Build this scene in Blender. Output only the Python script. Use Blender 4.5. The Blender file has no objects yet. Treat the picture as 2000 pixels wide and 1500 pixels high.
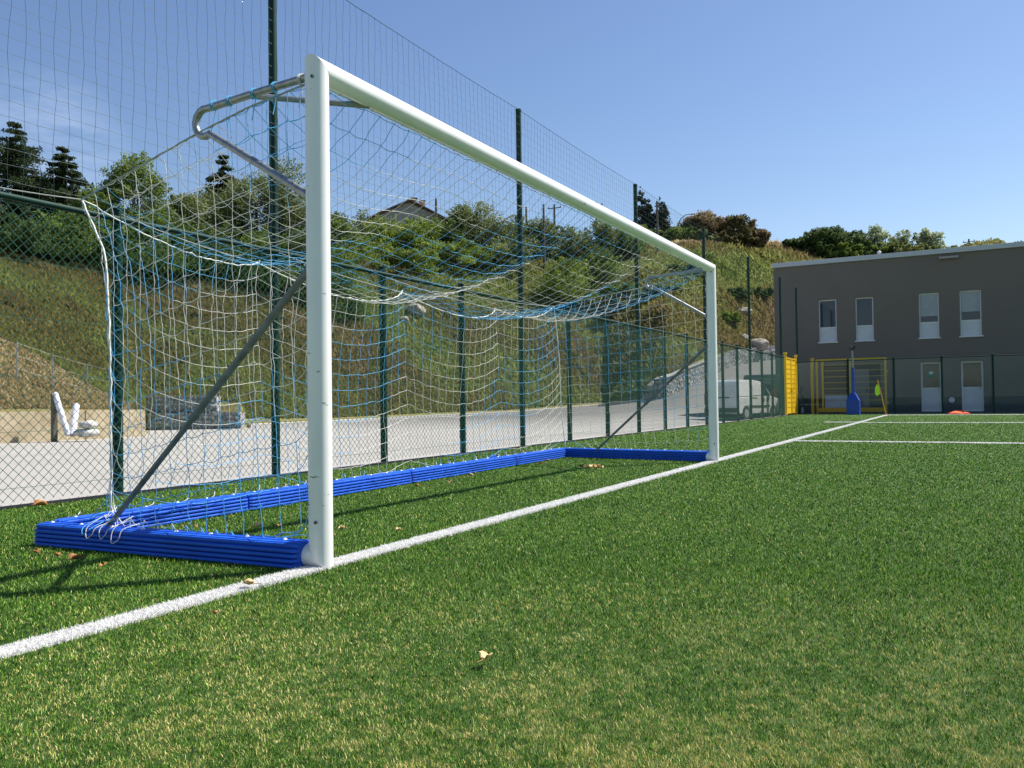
import bpy, math, random
import numpy as np
from mathutils import Vector, Matrix
random.seed(7)
RNG = np.random.default_rng(11)
S = bpy.context.scene
COL = S.collection

# ------------------------------------------------------------------ camera
CAM_LOC = np.array([-3.1819, -2.8234, 0.8198])
YAW, PIT, ROL, FPX = 0.4977, 0.0203, -0.0137, 1619.35
_f = np.array([math.cos(PIT)*math.cos(YAW), math.cos(PIT)*math.sin(YAW), math.sin(PIT)])
_rt = np.array([math.sin(YAW), -math.cos(YAW), 0.0]); _up = np.cross(_rt, _f)
_r = _rt*math.cos(ROL) + _up*math.sin(ROL)
_u = _up*math.cos(ROL) - _rt*math.sin(ROL)
cd = bpy.data.cameras.new("camera"); cam = bpy.data.objects.new("camera", cd); COL.objects.link(cam)
cd.sensor_width = 36.0; cd.lens = FPX/2000*36; cd.clip_start = 0.05; cd.clip_end = 6000
cam.matrix_world = Matrix(((_r[0], _u[0], -_f[0], CAM_LOC[0]), (_r[1], _u[1], -_f[1], CAM_LOC[1]),
                           (_r[2], _u[2], -_f[2], CAM_LOC[2]), (0, 0, 0, 1)))
S.camera = cam
S.render.resolution_x = 1024; S.render.resolution_y = 768

# ------------------------------------------------------------------ light
SUN_DIR = Vector((1.48, -1.21, 2.5)).normalized()
SUN_EL = math.asin(SUN_DIR.z); SUN_AZ = math.atan2(SUN_DIR.x, SUN_DIR.y)
W = bpy.data.worlds.new("World"); S.world = W; W.use_nodes = True
nt = W.node_tree; nt.nodes.clear()
sky = nt.nodes.new('ShaderNodeTexSky'); sky.sky_type = 'NISHITA'; sky.sun_disc = False
sky.sun_elevation = SUN_EL; sky.sun_rotation = SUN_AZ; sky.air_density = 1.15; sky.dust_density = 0.45; sky.ozone_density = 1.7
sky.altitude = 300
tc = nt.nodes.new('ShaderNodeTexCoord')
mp = nt.nodes.new('ShaderNodeMapping'); mp.inputs['Scale'].default_value = (3.0, 3.0, 11.0)
nz = nt.nodes.new('ShaderNodeTexNoise'); nz.inputs['Scale'].default_value = 1.6; nz.inputs['Detail'].default_value = 7; nz.inputs['Roughness'].default_value = .6
rp = nt.nodes.new('ShaderNodeValToRGB'); rp.color_ramp.elements[0].position = .47; rp.color_ramp.elements[1].position = .72
dt = nt.nodes.new('ShaderNodeVectorMath'); dt.operation = 'DOT_PRODUCT'
a = math.radians(58); dt.inputs[1].default_value = (math.cos(a)*.965, math.sin(a)*.965, .26)
mr = nt.nodes.new('ShaderNodeMapRange'); mr.inputs['From Min'].default_value = .9955; mr.inputs['From Max'].default_value = .9992
mr.inputs['To Max'].default_value = .32
mu = nt.nodes.new('ShaderNodeMath'); mu.operation = 'MULTIPLY'
mx = nt.nodes.new('ShaderNodeMixRGB'); mx.inputs['Color2'].default_value = (8.5, 9.3, 11.4, 1)
hs = nt.nodes.new('ShaderNodeHueSaturation'); hs.inputs['Saturation'].default_value = 1.1; hs.inputs['Hue'].default_value = .508
bg = nt.nodes.new('ShaderNodeBackground'); bg.inputs['Strength'].default_value = 0.079
out = nt.nodes.new('ShaderNodeOutputWorld')
L = nt.links.new
L(tc.outputs['Generated'], mp.inputs['Vector']); L(mp.outputs[0], nz.inputs['Vector']); L(nz.outputs['Fac'], rp.inputs[0])
L(tc.outputs['Generated'], dt.inputs[0]); L(dt.outputs['Value'], mr.inputs['Value'])
L(rp.outputs[0], mu.inputs[0]); L(mr.outputs[0], mu.inputs[1]); L(mu.outputs[0], mx.inputs['Fac'])
L(sky.outputs[0], hs.inputs['Color']); L(hs.outputs[0], mx.inputs['Color1']); L(mx.outputs[0], bg.inputs['Color']); L(bg.outputs[0], out.inputs['Surface'])
sd = bpy.data.lights.new("sun", 'SUN'); sd.energy = 5.0; sd.angle = math.radians(0.5); sd.color = (1.0, .955, .88)
so = bpy.data.objects.new("sun", sd); COL.objects.link(so)
so.rotation_euler = SUN_DIR.to_track_quat('Z', 'Y').to_euler(); so.location = (5, -10, 30)
S.view_settings.view_transform = 'Standard'; S.view_settings.look = 'None'; S.view_settings.exposure = 0.80
S.view_settings.gamma = 1.0
S.render.engine = 'CYCLES'
try: S.cycles.max_bounces = 6; S.cycles.transparent_max_bounces = 16
except Exception: pass

# ------------------------------------------------------------------ helpers
def ray(px, py):
    d = _f + _r*(px-1000)/FPX + _u*(750-py)/FPX
    return d
def P(px, py, axis, val):
    d = ray(px, py); t = (val-CAM_LOC[axis])/d[axis]
    return CAM_LOC + t*d
def AZ(px):                       # world heading seen at a column of the horizon
    d = ray(px, 780); return math.atan2(d[1], d[0])
def at(px, py, r):                # point at horizontal distance r
    d = ray(px, py); t = r/math.hypot(d[0], d[1]); return CAM_LOC + t*d

def tag(o, label=None, cat=None, group=None, kind=None):
    if label: o['label'] = label
    if cat: o['category'] = cat
    if group: o['group'] = group
    if kind: o['kind'] = kind
    return o
def empty(name, loc=(0, 0, 0), rz=0, label=None, cat=None, group=None):
    o = bpy.data.objects.new(name, None); COL.objects.link(o); o.location = loc; o.rotation_euler = (0, 0, rz)
    o.empty_display_size = .2
    tag(o, label, cat, group); return o
def copy_tree(o, parent=None):
    c = o.copy(); COL.objects.link(c); c.parent = parent
    for ch in [x for x in bpy.data.objects if x.parent == o]: copy_tree(ch, c)
    return c

class MB:
    def __init__(s): s.v = []; s.f = []; s.m = []
    def add(s, vs, fs, mi=0):
        n = len(s.v); s.v.extend([tuple(map(float, q)) for q in vs]); s.f.extend([tuple(i+n for i in f) for f in fs]); s.m.extend([mi]*len(fs)); return s
    def box(s, a, b, mi=0, M=None):
        x0, y0, z0 = a; x1, y1, z1 = b
        vs = [(x0,y0,z0),(x1,y0,z0),(x1,y1,z0),(x0,y1,z0),(x0,y0,z1),(x1,y0,z1),(x1,y1,z1),(x0,y1,z1)]
        if M is not None: vs = [tuple(M @ Vector(v)) for v in vs]
        return s.add(vs, [(3,2,1,0),(4,5,6,7),(0,1,5,4),(1,2,6,5),(2,3,7,6),(3,0,4,7)], mi)
    def tube(s, pts, r, n=8, mi=0, cap=True):
        pts = [Vector(p) for p in pts]; k = len(pts)
        rs = r if isinstance(r, (list, tuple)) else [r]*k
        t0 = (pts[1]-pts[0]).normalized()
        ref = Vector((0, 0, 1)) if abs(t0.z) < .9 else Vector((1, 0, 0))
        nrm = (ref - t0*ref.dot(t0)).normalized(); vs = []; fs = []
        for i, p in enumerate(pts):
            if i == 0: t = pts[1]-pts[0]
            elif i == k-1: t = pts[-1]-pts[-2]
            else: t = (pts[i+1]-p).normalized() + (p-pts[i-1]).normalized()
            if t.length < 1e-9: t = t0.copy()
            t.normalize(); nrm = nrm - t*nrm.dot(t)
            if nrm.length < 1e-6: nrm = t.orthogonal()
            nrm.normalize(); b = t.cross(nrm)
            for j in range(n):
                a = 2*math.pi*j/n; vs.append(p + (nrm*math.cos(a) + b*math.sin(a))*rs[i])
        for i in range(k-1):
            for j in range(n):
                j2 = (j+1) % n; fs.append((i*n+j, i*n+j2, (i+1)*n+j2, (i+1)*n+j))
        if cap and n > 2: fs.append(tuple(range(n))[::-1]); fs.append(tuple((k-1)*n+j for j in range(n)))
        return s.add(vs, fs, mi)
    def extrude(s, prof, p0, p1, mi=0, cap=True, closed=True):
        # prof: (a, z) pairs; a runs sideways of p0->p1, z up
        p0 = Vector(p0); p1 = Vector(p1); d = (p1-p0); d.z = 0; d.normalize(); sd = Vector((-d.y, d.x, 0)); n = len(prof)
        vs = [p0+sd*a+Vector((0,0,z)) for a, z in prof] + [p1+sd*a+Vector((0,0,z)) for a, z in prof]
        fs = [(j, (j+1) % n, n+(j+1) % n, n+j) for j in range(n if closed else n-1)]
        if cap: fs += [tuple(range(n))[::-1], tuple(range(n, 2*n))]
        return s.add(vs, fs, mi)
    def lathe(s, prof, c=(0,0,0), n=16, mi=0):
        vs = []; fs = []
        for r, z in prof:
            for j in range(n): a = 2*math.pi*j/n; vs.append((c[0]+r*math.cos(a), c[1]+r*math.sin(a), c[2]+z))
        k = len(prof)
        for i in range(k-1):
            for j in range(n): j2 = (j+1) % n; fs.append((i*n+j, i*n+j2, (i+1)*n+j2, (i+1)*n+j))
        fs.append(tuple(range(n))[::-1]); fs.append(tuple((k-1)*n+j for j in range(n)))
        return s.add(vs, fs, mi)
    def build(s, name, mats, parent=None, smooth=False, bevel=0, label=None, cat=None, group=None, kind=None):
        me = bpy.data.meshes.new(name); me.from_pydata(s.v, [], s.f); me.update()
        if not isinstance(mats, (list, tuple)): mats = [mats]
        for m in mats: me.materials.append(m)
        if any(s.m): me.polygons.foreach_set('material_index', s.m)
        if smooth: me.polygons.foreach_set('use_smooth', [True]*len(me.polygons)); 
        o = bpy.data.objects.new(name, me); COL.objects.link(o)
        if parent: o.parent = parent
        if smooth and smooth != 'all':
            md = o.modifiers.new('es', 'EDGE_SPLIT'); md.split_angle = math.radians(38)
        if bevel:
            md = o.modifiers.new('bv', 'BEVEL'); md.width = bevel; md.segments = 2; md.limit_method = 'ANGLE'; md.angle_limit = math.radians(35)
        return tag(o, label, cat, group, kind)
def npmesh(name, V, F, mats, mi=None, attr=None, parent=None, smooth=False, **kw):
    """V (n,3), F (m,k) arrays -> one mesh object, fast."""
    me = bpy.data.meshes.new(name); V = np.ascontiguousarray(V, dtype=np.float32); F = np.ascontiguousarray(F, dtype=np.int32)
    m, k = F.shape
    me.vertices.add(len(V)); me.vertices.foreach_set('co', V.ravel())
    me.loops.add(m*k); me.loops.foreach_set('vertex_index', F.ravel())
    me.polygons.add(m); me.polygons.foreach_set('loop_start', np.arange(0, m*k, k, dtype=np.int32))
    try: me.polygons.foreach_set('loop_total', np.full(m, k, dtype=np.int32))
    except Exception: pass
    if not isinstance(mats, (list, tuple)): mats = [mats]
    for q in mats: me.materials.append(q)
    if mi is not None: me.polygons.foreach_set('material_index', np.asarray(mi, dtype=np.int32))
    if smooth: me.polygons.foreach_set('use_smooth', np.ones(m, dtype=bool))
    if attr is not None:
        at_ = me.attributes.new('tint', 'FLOAT', 'POINT'); at_.data.foreach_set('value', np.ascontiguousarray(attr, dtype=np.float32))
    me.update(calc_edges=True); me.validate()
    o = bpy.data.objects.new(name, me); COL.objects.link(o)
    if parent: o.parent = parent
    return tag(o, **kw)

# ------------------------------------------------------------------ materials
MATS = {}
def mat(name, col, rough=.6, metal=0, var=0, vscale=8, bump=0, bscale=60, spec=.5, coat=0, det=4):
    if name in MATS: return MATS[name]
    m = bpy.data.materials.new(name); m.use_nodes = True; t = m.node_tree; b = t.nodes['Principled BSDF']
    b.inputs['Base Color'].default_value = (*col, 1); b.inputs['Roughness'].default_value = rough; b.inputs['Metallic'].default_value = metal
    b.inputs['Specular IOR Level'].default_value = spec; b.inputs['Coat Weight'].default_value = coat
    c = t.nodes.new('ShaderNodeTexCoord')
    n = t.nodes.new('ShaderNodeTexNoise'); n.inputs['Scale'].default_value = vscale; n.inputs['Detail'].default_value = det
    t.links.new(c.outputs['Object'], n.inputs['Vector'])
    r = t.nodes.new('ShaderNodeValToRGB'); v = var if var else .04
    r.color_ramp.elements[0].position = .3; r.color_ramp.elements[1].position = .7
    r.color_ramp.elements[0].color = (*[x*(1-v) for x in col], 1); r.color_ramp.elements[1].color = (*[min(1, x*(1+v)) for x in col], 1)
    t.links.new(n.outputs['Fac'], r.inputs[0]); t.links.new(r.outputs[0], b.inputs['Base Color'])
    if bump:
        n2 = t.nodes.new('ShaderNodeTexNoise'); n2.inputs['Scale'].default_value = bscale; n2.inputs['Detail'].default_value = 5
        t.links.new(c.outputs['Object'], n2.inputs['Vector'])
        bp = t.nodes.new('ShaderNodeBump'); bp.inputs['Strength'].default_value = bump; bp.inputs['Distance'].default_value = .02
        t.links.new(n2.outputs['Fac'], bp.inputs['Height']); t.links.new(bp.outputs[0], b.inputs['Normal'])
    MATS[name] = m; return m
def ramp_mat(name, stops, attr='tint', rough=.6, spec=.3, trans=0):
    m = bpy.data.materials.new(name); m.use_nodes = True; t = m.node_tree; b = t.nodes['Principled BSDF']
    b.inputs['Roughness'].default_value = rough; b.inputs['Specular IOR Level'].default_value = spec
    a = t.nodes.new('ShaderNodeAttribute'); a.attribute_name = attr
    r = t.nodes.new('ShaderNodeValToRGB'); e = r.color_ramp.elements
    e[0].position = stops[0][0]; e[0].color = (*stops[0][1], 1); e[1].position = stops[-1][0]; e[1].color = (*stops[-1][1], 1)
    for p, c in stops[1:-1]: q = e.new(p); q.color = (*c, 1)
    t.links.new(a.outputs['Fac'], r.inputs[0]); t.links.new(r.outputs[0], b.inputs['Base Color'])
    if trans:
        tr = t.nodes.new('ShaderNodeBsdfTranslucent'); mxs = t.nodes.new('ShaderNodeMixShader'); mxs.inputs[0].default_value = trans
        t.links.new(r.outputs[0], tr.inputs['Color']); t.links.new(b.outputs[0], mxs.inputs[1]); t.links.new(tr.outputs[0], mxs.inputs[2])
        t.links.new(mxs.outputs[0], t.nodes['Material Output'].inputs['Surface'])
    MATS[name] = m; return m
def noise_ramp_mat(name, layers, rough=.9, bump=.3, bscale=40, spec=.2, bdist=.03):
    """layers: list of (scale, detail, stops, blend factor) mixed in turn."""
    m = bpy.data.materials.new(name); m.use_nodes = True; t = m.node_tree; b = t.nodes['Principled BSDF']
    b.inputs['Roughness'].default_value = rough; b.inputs['Specular IOR Level'].default_value = spec
    c = t.nodes.new('ShaderNodeTexCoord'); prev = None
    for sc, det, stops, fac in layers:
        n = t.nodes.new('ShaderNodeTexNoise'); n.inputs['Scale'].default_value = sc; n.inputs['Detail'].default_value = det; n.inputs['Roughness'].default_value = .62
        t.links.new(c.outputs['Object'], n.inputs['Vector'])
        r = t.nodes.new('ShaderNodeValToRGB'); e = r.color_ramp.elements
        e[0].position = stops[0][0]; e[0].color = (*stops[0][1], 1); e[1].position = stops[-1][0]; e[1].color = (*stops[-1][1], 1)
        for p, cc in stops[1:-1]: q = e.new(p); q.color = (*cc, 1)
        t.links.new(n.outputs['Fac'], r.inputs[0])
        if prev is None: prev = r.outputs[0]
        else:
            x = t.nodes.new('ShaderNodeMixRGB'); x.inputs['Fac'].default_value = fac
            t.links.new(prev, x.inputs['Color1']); t.links.new(r.outputs[0], x.inputs['Color2']); prev = x.outputs[0]
    t.links.new(prev, b.inputs['Base Color'])
    n2 = t.nodes.new('ShaderNodeTexNoise'); n2.inputs['Scale'].default_value = bscale; n2.inputs['Detail'].default_value = 6
    t.links.new(c.outputs['Object'], n2.inputs['Vector'])
    bp = t.nodes.new('ShaderNodeBump'); bp.inputs['Strength'].default_value = bump; bp.inputs['Distance'].default_value = bdist
    t.links.new(n2.outputs['Fac'], bp.inputs['Height']); t.links.new(bp.outputs[0], b.inputs['Normal'])
    MATS[name] = m; return m

M_paint = mat('goal_white_paint', (.80, .80, .78), .22, var=.03, vscale=5, coat=.2)
def scuff(m):       # thin dark ball marks on the white paint
    t = m.node_tree; b = t.nodes['Principled BSDF']; src = b.inputs['Base Color'].links[0].from_socket
    c = t.nodes.new('ShaderNodeTexCoord'); mp = t.nodes.new('ShaderNodeMapping'); mp.inputs['Rotation'].default_value = (.6, .3, .4); mp.inputs['Scale'].default_value = (9, 9, 34)
    n = t.nodes.new('ShaderNodeTexNoise'); n.inputs['Scale'].default_value = 1.0; n.inputs['Detail'].default_value = 3
    r = t.nodes.new('ShaderNodeValToRGB'); r.color_ramp.elements[0].position = .715; r.color_ramp.elements[1].position = .75
    x = t.nodes.new('ShaderNodeMixRGB'); x.inputs['Color2'].default_value = (.16, .16, .15, 1)
    t.links.new(c.outputs['Object'], mp.inputs[0]); t.links.new(mp.outputs[0], n.inputs['Vector']); t.links.new(n.outputs['Fac'], r.inputs[0])
    t.links.new(r.outputs[0], x.inputs['Fac']); t.links.new(src, x.inputs['Color1']); t.links.new(x.outputs[0], b.inputs['Base Color'])
scuff(M_paint)
M_steel = mat('galvanised_steel', (.30, .31, .31), .42, metal=.75, var=.22, vscale=30)
M_brace = mat('weathered_brace_steel', (.17, .18, .175), .6, metal=.3, var=.3, vscale=14)
M_blue = mat('blue_foam_pad', (.012, .098, .56), .5, var=.12, vscale=6, spec=.3)
M_bluecord = mat('blue_net_cord', (.11, .45, .78), .6, var=.1)
M_whitecord = mat('white_net_cord', (.68, .67, .62), .7, var=.1)
M_rope = mat('grey_rope', (.36, .36, .32), .8, var=.2, vscale=60)
M_green = mat('dark_green_steel', (.003, .030, .022), .6, var=.2, vscale=10, spec=.2)
M_gwire = mat('green_coated_wire', (.014, .105, .07), .42, var=.1)
M_gnet = mat('green_netting', (.004, .036, .034), .6, var=.1)
M_dark = mat('dark_metal', (.02, .02, .022), .5)
M_bolt = mat('bolt_steel', (.25, .26, .27), .4, metal=.8)
M_white = mat('white_plastic', (.75, .75, .74), .4)
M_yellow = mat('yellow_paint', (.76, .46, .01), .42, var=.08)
M_conc = noise_ramp_mat('concrete_kerb', [(3, 6, [(.3, (.36, .345, .315)), (.7, (.50, .48, .45))], 1)], .9, .15)
M_lot = noise_ramp_mat('pale_asphalt', [(.35, 8, [(.32, (.30, .285, .26)), (.68, (.38, .362, .33))], 1), (30, 4, [(.3, (.24, .228, .208)), (.7, (.38, .362, .335))], .4)], .92, .2, 60)
def lot_far(m):      # the climbing road is a darker, newer asphalt
    t = m.node_tree; b = t.nodes['Principled BSDF']; src = b.inputs['Base Color'].links[0].from_socket; c = t.nodes.new('ShaderNodeTexCoord'); sx = t.nodes.new('ShaderNodeSeparateXYZ'); mr_ = t.nodes.new('ShaderNodeMapRange')
    mr_.inputs['From Min'].default_value = 25; mr_.inputs['From Max'].default_value = 45; x = t.nodes.new('ShaderNodeMixRGB'); x.blend_type = 'MULTIPLY'; x.inputs['Color2'].default_value = (.47, .475, .49, 1)
    t.links.new(c.outputs['Object'], sx.inputs[0]); t.links.new(sx.outputs['X'], mr_.inputs['Value']); t.links.new(mr_.outputs[0], x.inputs['Fac']); t.links.new(src, x.inputs['Color1']); t.links.new(x.outputs[0], b.inputs['Base Color'])
lot_far(M_lot)
M_wallc = noise_ramp_mat('stained_concrete', [(1.3, 6, [(.3, (.34, .26, .15)), (.7, (.52, .44, .30))], 1), (6, 5, [(.35, (.30, .24, .16)), (.65, (.56, .48, .34))], .35)], .9, .15)
M_render = noise_ramp_mat('taupe_render', [(.8, 4, [(.3, (.150, .132, .120)), (.7, (.172, .152, .139))], 1), (160, 3, [(.3, (.125, .11, .10)), (.7, (.19, .168, .155))], .4)], .92, .25, 220)
M_plinth = mat('dark_plinth', (.05, .052, .062), .8, var=.1)
M_fascia = mat('pale_metal_fascia', (.42, .45, .50), .45, var=.05)
M_frame = mat('white_window_frame', (.60, .62, .64), .4)
M_panel = mat('white_spandrel_panel', (.50, .53, .58), .45, var=.06, vscale=3)
M_glass = mat('dark_window_glass', (.02, .032, .055), .05, spec=.5)
M_blind = mat('pale_roller_blind', (.30, .33, .37), .5, var=.1, vscale=4)
M_rock = noise_ramp_mat('limestone', [(1.5, 6, [(.3, (.22, .19, .15)), (.7, (.42, .38, .32))], 1)], .9, .6, 8)
M_orange = mat('orange_cloth', (.80, .10, .02), .8, var=.2)
M_leafdry = mat('dry_leaf', (.36, .16, .05), .7, var=.4, vscale=40)
M_leafpale = mat('pale_dry_leaf', (.60, .42, .20), .7, var=.3, vscale=40)
M_bark = mat('bark', (.09, .07, .05), .9, var=.3, vscale=3, bump=.5, bscale=12)
M_wood = mat('weathered_pole', (.11, .09, .075), .9, var=.25, vscale=4)

# ------------------------------------------------------------------ terrain
TAB = [  # horizon column, [(distance, height), ...] out to the crest
 (-2600, [(60,-.45),(61,-.3),(64,0),(66,.2),(300,3)]),
 (-1200, [(40,-.45),(40.3,.4),(48,2.5),(52,3),(80,12)]),
 (-300, [(35,-.45),(35.3,.6),(42,4.2),(45,4.6),(68,13.8)]),
 (0,   [(35,-.45),(35.3,.58),(42,3.75),(45,4.1),(68,13.4)]),
 (110, [(35.9,-.45),(36.2,.6),(42.5,2.7),(46,3.2),(68,13.1)]),
 (200, [(36.8,-.45),(37.1,.62),(43,1.75),(47,2.4),(69,12.9)]),
 (281, [(38,-.45),(38.3,.6),(43.5,.8),(48,2.0),(69,12.6)]),
 (285, [(47,-.44),(47.2,-.3),(47.4,1.0),(49,1.6),(69,12.6)]),
 (470, [(46,-.42),(46.2,-.2),(46.5,.9),(48,1.4),(71,12.2)]),
 (480, [(46.5,-.42),(46.7,-.2),(47,0),(49,.9),(71,12.2)]),
 (650, [(51,-.38),(51.4,-.2),(52,0),(54,.9),(78,12.2)]),
 (820, [(58,-.3),(58.4,-.15),(59,.1),(62,1.3),(95,17.6)]),
 (1000,[(66,-.22),(66.4,-.1),(67,.2),(70,1.8),(108,20.8)]),
 (1180,[(74,.24),(74.4,.4),(75,.7),(79,2.6),(115,21.6)]),
 (1300,[(64,.92),(64.4,1.05),(64.8,1.6),(68,2.9),(116,21.9)]),
 (1304,[(65,.95),(65.3,2.35),(66,2.5),(70,4.1),(116,22)]),
 (1346,[(69,1.8),(69.3,3.45),(70,3.6),(74,4.9),(118,22.6)]),
 (1380,[(75,2.6),(75.3,4.35),(76,4.5),(80,5.6),(120,23.0)]),
 (1433,[(84,4.0),(84.3,5.35),(85,5.6),(90,7.3),(125,23.6)]),
 (1520,[(94,5.0),(94.3,6.4),(95,6.6),(100,8.5),(133,24.0)]),
 (1600,[(100,5.4),(100.3,6.9),(101,7.1),(106,8.6),(135,22.2)]),
 (1800,[(104,4.4),(104.3,5.4),(105,5.6),(110,7),(135,20.4)]),
 (2200,[(110,3.0),(110.3,3.4),(111,3.6),(116,5),(140,19)]),
 (3600,[(160,0),(161,.2),(162,.4),(170,1.5),(260,12)]),
]
_ta = np.array([AZ(t[0]) for t in TAB]); _o = np.argsort(_ta)
_tr = np.array([[q[0] for q in t[1]] for t in TAB])[_o]; _tz = np.array([[q[1] for q in t[1]] for t in TAB])[_o]; _ta = _ta[_o]
# close the circle behind the camera with low flat country
_ta = np.concatenate([[-math.pi*1.2], _ta, [math.pi*1.2]])
_far_r = np.array([[200, 201, 202, 205, 400]]); _far_z = np.array([[-.4, -.3, -.2, 0, 3.0]])
_tr = np.vstack([_far_r, _tr, _far_r]); _tz = np.vstack([_far_z, _tz, _far_z])
def prof(a):
    return np.array([np.interp(a, _ta, _tr[:, k]) for k in range(5)]), np.array([np.interp(a, _ta, _tz[:, k]) for k in range(5)])
def lot_z(r, rt, zt):
    return np.interp(r, [0, 12, max(rt*.62, 13), max(rt, 14)], [-.45, -.45, -.45*.55+zt*.45 if zt < .3 else -.08, zt])
def ground_z(x, y):
    dx = x-CAM_LOC[0]; dy = y-CAM_LOC[1]; a = math.atan2(dy, dx); r = math.hypot(dx, dy); R, Z = prof(a)
    if r <= R[0]: return float(lot_z(r, R[0], Z[0]))
    if r >= R[4]: return float(Z[4] + (r-R[4])*.015)
    if r <= R[3]: return float(np.interp(r, R, Z))
    t = (r-R[3])/(R[4]-R[3]); s = t*.72 + (1-(1-t)**2)*.28
    h = Z[3] + (Z[4]-Z[3])*s
    return float(h + .35*math.sin(x*.31+y*.17)*math.sin(math.pi*t) + .22*math.sin(x*.7-y*.55)*math.sin(math.pi*t))
def polar(name, azs, rows, mats, **kw):
    V = []; n = len(rows[0])
    for a, rr in zip(azs, rows):
        for r in rr:
            x = CAM_LOC[0]+r*math.cos(a); y = CAM_LOC[1]+r*math.sin(a); V.append((x, y, ground_z(x, y)))
    F = [(i*n+j, i*n+j+1, (i+1)*n+j+1, (i+1)*n+j) for i in range(len(azs)-1) for j in range(n-1)]
    return npmesh(name, np.array(V), np.array(F), mats, smooth=True, **kw)
azs = np.unique(np.concatenate([np.linspace(-math.pi, math.pi, 240), np.linspace(AZ(2300), AZ(-700), 330), [x for x in _ta if -3.14 < x < 3.14]]))
polar('car_park', azs, [np.concatenate([np.linspace(.5, prof(a)[0][0]*.6, 8), np.linspace(prof(a)[0][0]*.64, prof(a)[0][0], 14)]) for a in azs], M_lot, kind='structure')
M_hill = noise_ramp_mat('hillside_scrub_soil', [
    (.09, 6, [(.30, (.13, .15, .045)), (.45, (.19, .18, .065)), (.58, (.21, .165, .075)), (.72, (.30, .25, .12))], 1),
    (1.1, 7, [(.30, (.08, .095, .03)), (.48, (.17, .165, .065)), (.62, (.22, .17, .085)), (.75, (.32, .26, .14))], .5)], .95, .45, 3.5, .1, .35)
def hill_rows(a):
    R, Z = prof(a)
    return np.concatenate([[R[0], R[1], R[2]], np.linspace(R[2]+.05*(R[3]-R[2]), R[3], 4), np.linspace(R[3], R[4], 34)[1:], [R[4]+6, R[4]+20, R[4]+60, R[4]+200, 900, 3500]])
polar('hillside', azs, [hill_rows(a) for a in azs], M_hill, kind='structure')

# ------------------------------------------------------------------ pitch
M_turf = noise_ramp_mat('turf_backing', [
    (1.2, 5, [(.34, (.032, .085, .012)), (.66, (.052, .12, .018))], 1),
    (420, 3, [(.36, (.018, .048, .006)), (.5, (.052, .125, .018)), (.66, (.12, .21, .045))], .75)], .8, .9, 500, .3, .01)
MB().box((-60, -70, -.5), (37.3, 3.95, 0)).build('pitch_turf', M_turf, kind='structure')
M_line = noise_ramp_mat('white_line_fibre', [(300, 3, [(.3, (.50, .50, .48)), (.6, (.78, .78, .76))], 1)], .8, .6, 400, .3, .01)
LINES = [((-12, -.06), (34.9, .06)), ((12.72, -20), (12.84, -.06)), ((24.2, -20), (24.32, -.06)), ((24.6, .06), (24.72, 1.05)), ((34.78, -25), (34.9, -.06))]
for i, ((x0, y0), (x1, y1)) in enumerate(LINES):
    MB().box((x0, y0, 0), (x1, y1, .004)).build(['goal_line', 'penalty_area_line', 'corner_area_line', 'corner_tick_line', 'touch_line'][i], M_line, kind='structure')
# fibres: thinning out with distance, each a bent blade
M_fib = ramp_mat('turf_fibre', [(0, (.006, .022, .003)), (.25, (.036, .105, .006)), (.5, (.098, .245, .014)), (.8, (.30, .48, .07)), (.88, (.52, .47, .12)), (1, (.92, .74, .34))], rough=.45, spec=.2, trans=.15)
M_wfib = ramp_mat('white_turf_fibre', [(0, (.74, .73, .71)), (1, (.90, .89, .86))], rough=.7, trans=.35)
def blades(n, r0, r1, a0, a1, wbase, h0, inside, seed, xy=None):
    g = np.random.default_rng(seed)
    if xy is not None: x, y = xy; r = np.hypot(x-CAM_LOC[0], y-CAM_LOC[1]); n = len(x)
    else:
        r = np.exp(g.uniform(math.log(r0), math.log(r1), n)); a = g.uniform(a0, a1, n)
        x = CAM_LOC[0]+r*np.cos(a); y = CAM_LOC[1]+r*np.sin(a)
        k = inside(x, y); x, y, r = x[k], y[k], r[k]; n = len(x)
    sc = np.clip(r/2.6, .8, 9); h = h0*g.uniform(.35, 1.2, n)*np.clip(sc, 1, 1.5); w = wbase*sc*g.uniform(.7, 1.3, n)
    th = g.uniform(0, 2*math.pi, n); ln = h*g.uniform(.1, .95, n); ld = g.normal(.7, 2.2, n)
    ox, oy = np.cos(ld)*ln, np.sin(ld)*ln; wx, wy = np.cos(th)*w/2, np.sin(th)*w/2
    V = np.empty((n, 5, 3)); z0 = np.full(n, .001)
    V[:, 0] = np.stack([x-wx, y-wy, z0], 1); V[:, 1] = np.stack([x+wx, y+wy, z0], 1)
    V[:, 2] = np.stack([x+wx*.8+ox*.35, y+wy*.8+oy*.35, h*.62], 1); V[:, 3] = np.stack([x-wx*.8+ox*.35, y-wy*.8+oy*.35, h*.62], 1)
    V[:, 4] = np.stack([x+ox, y+oy, h], 1)
    b = np.arange(n)[:, None]*5
    return V.reshape(-1, 3), np.concatenate([b+[0, 1, 2], b+[0, 2, 3], b+[3, 2, 4]], 0), x, y, n, g
def vnoise(x, y, s, seed):
    g = np.random.default_rng(seed); G = g.random((64, 64)); u = x*s; v = y*s
    i = np.floor(u).astype(int); j = np.floor(v).astype(int); fu = u-i; fv = v-j; fu = fu*fu*(3-2*fu); fv = fv*fv*(3-2*fv)
    q = lambda a, b: G[a % 64, b % 64]
    return (q(i, j)*(1-fu)+q(i+1, j)*fu)*(1-fv)+(q(i, j+1)*(1-fu)+q(i+1, j+1)*fu)*fv
def on_line(x, y):
    m = np.zeros(len(x), bool)
    for (x0, y0), (x1, y1) in LINES: m |= (x > x0) & (x < x1) & (y > y0) & (y < y1)
    return m
A0, A1 = AZ(2400), AZ(-320)
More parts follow.
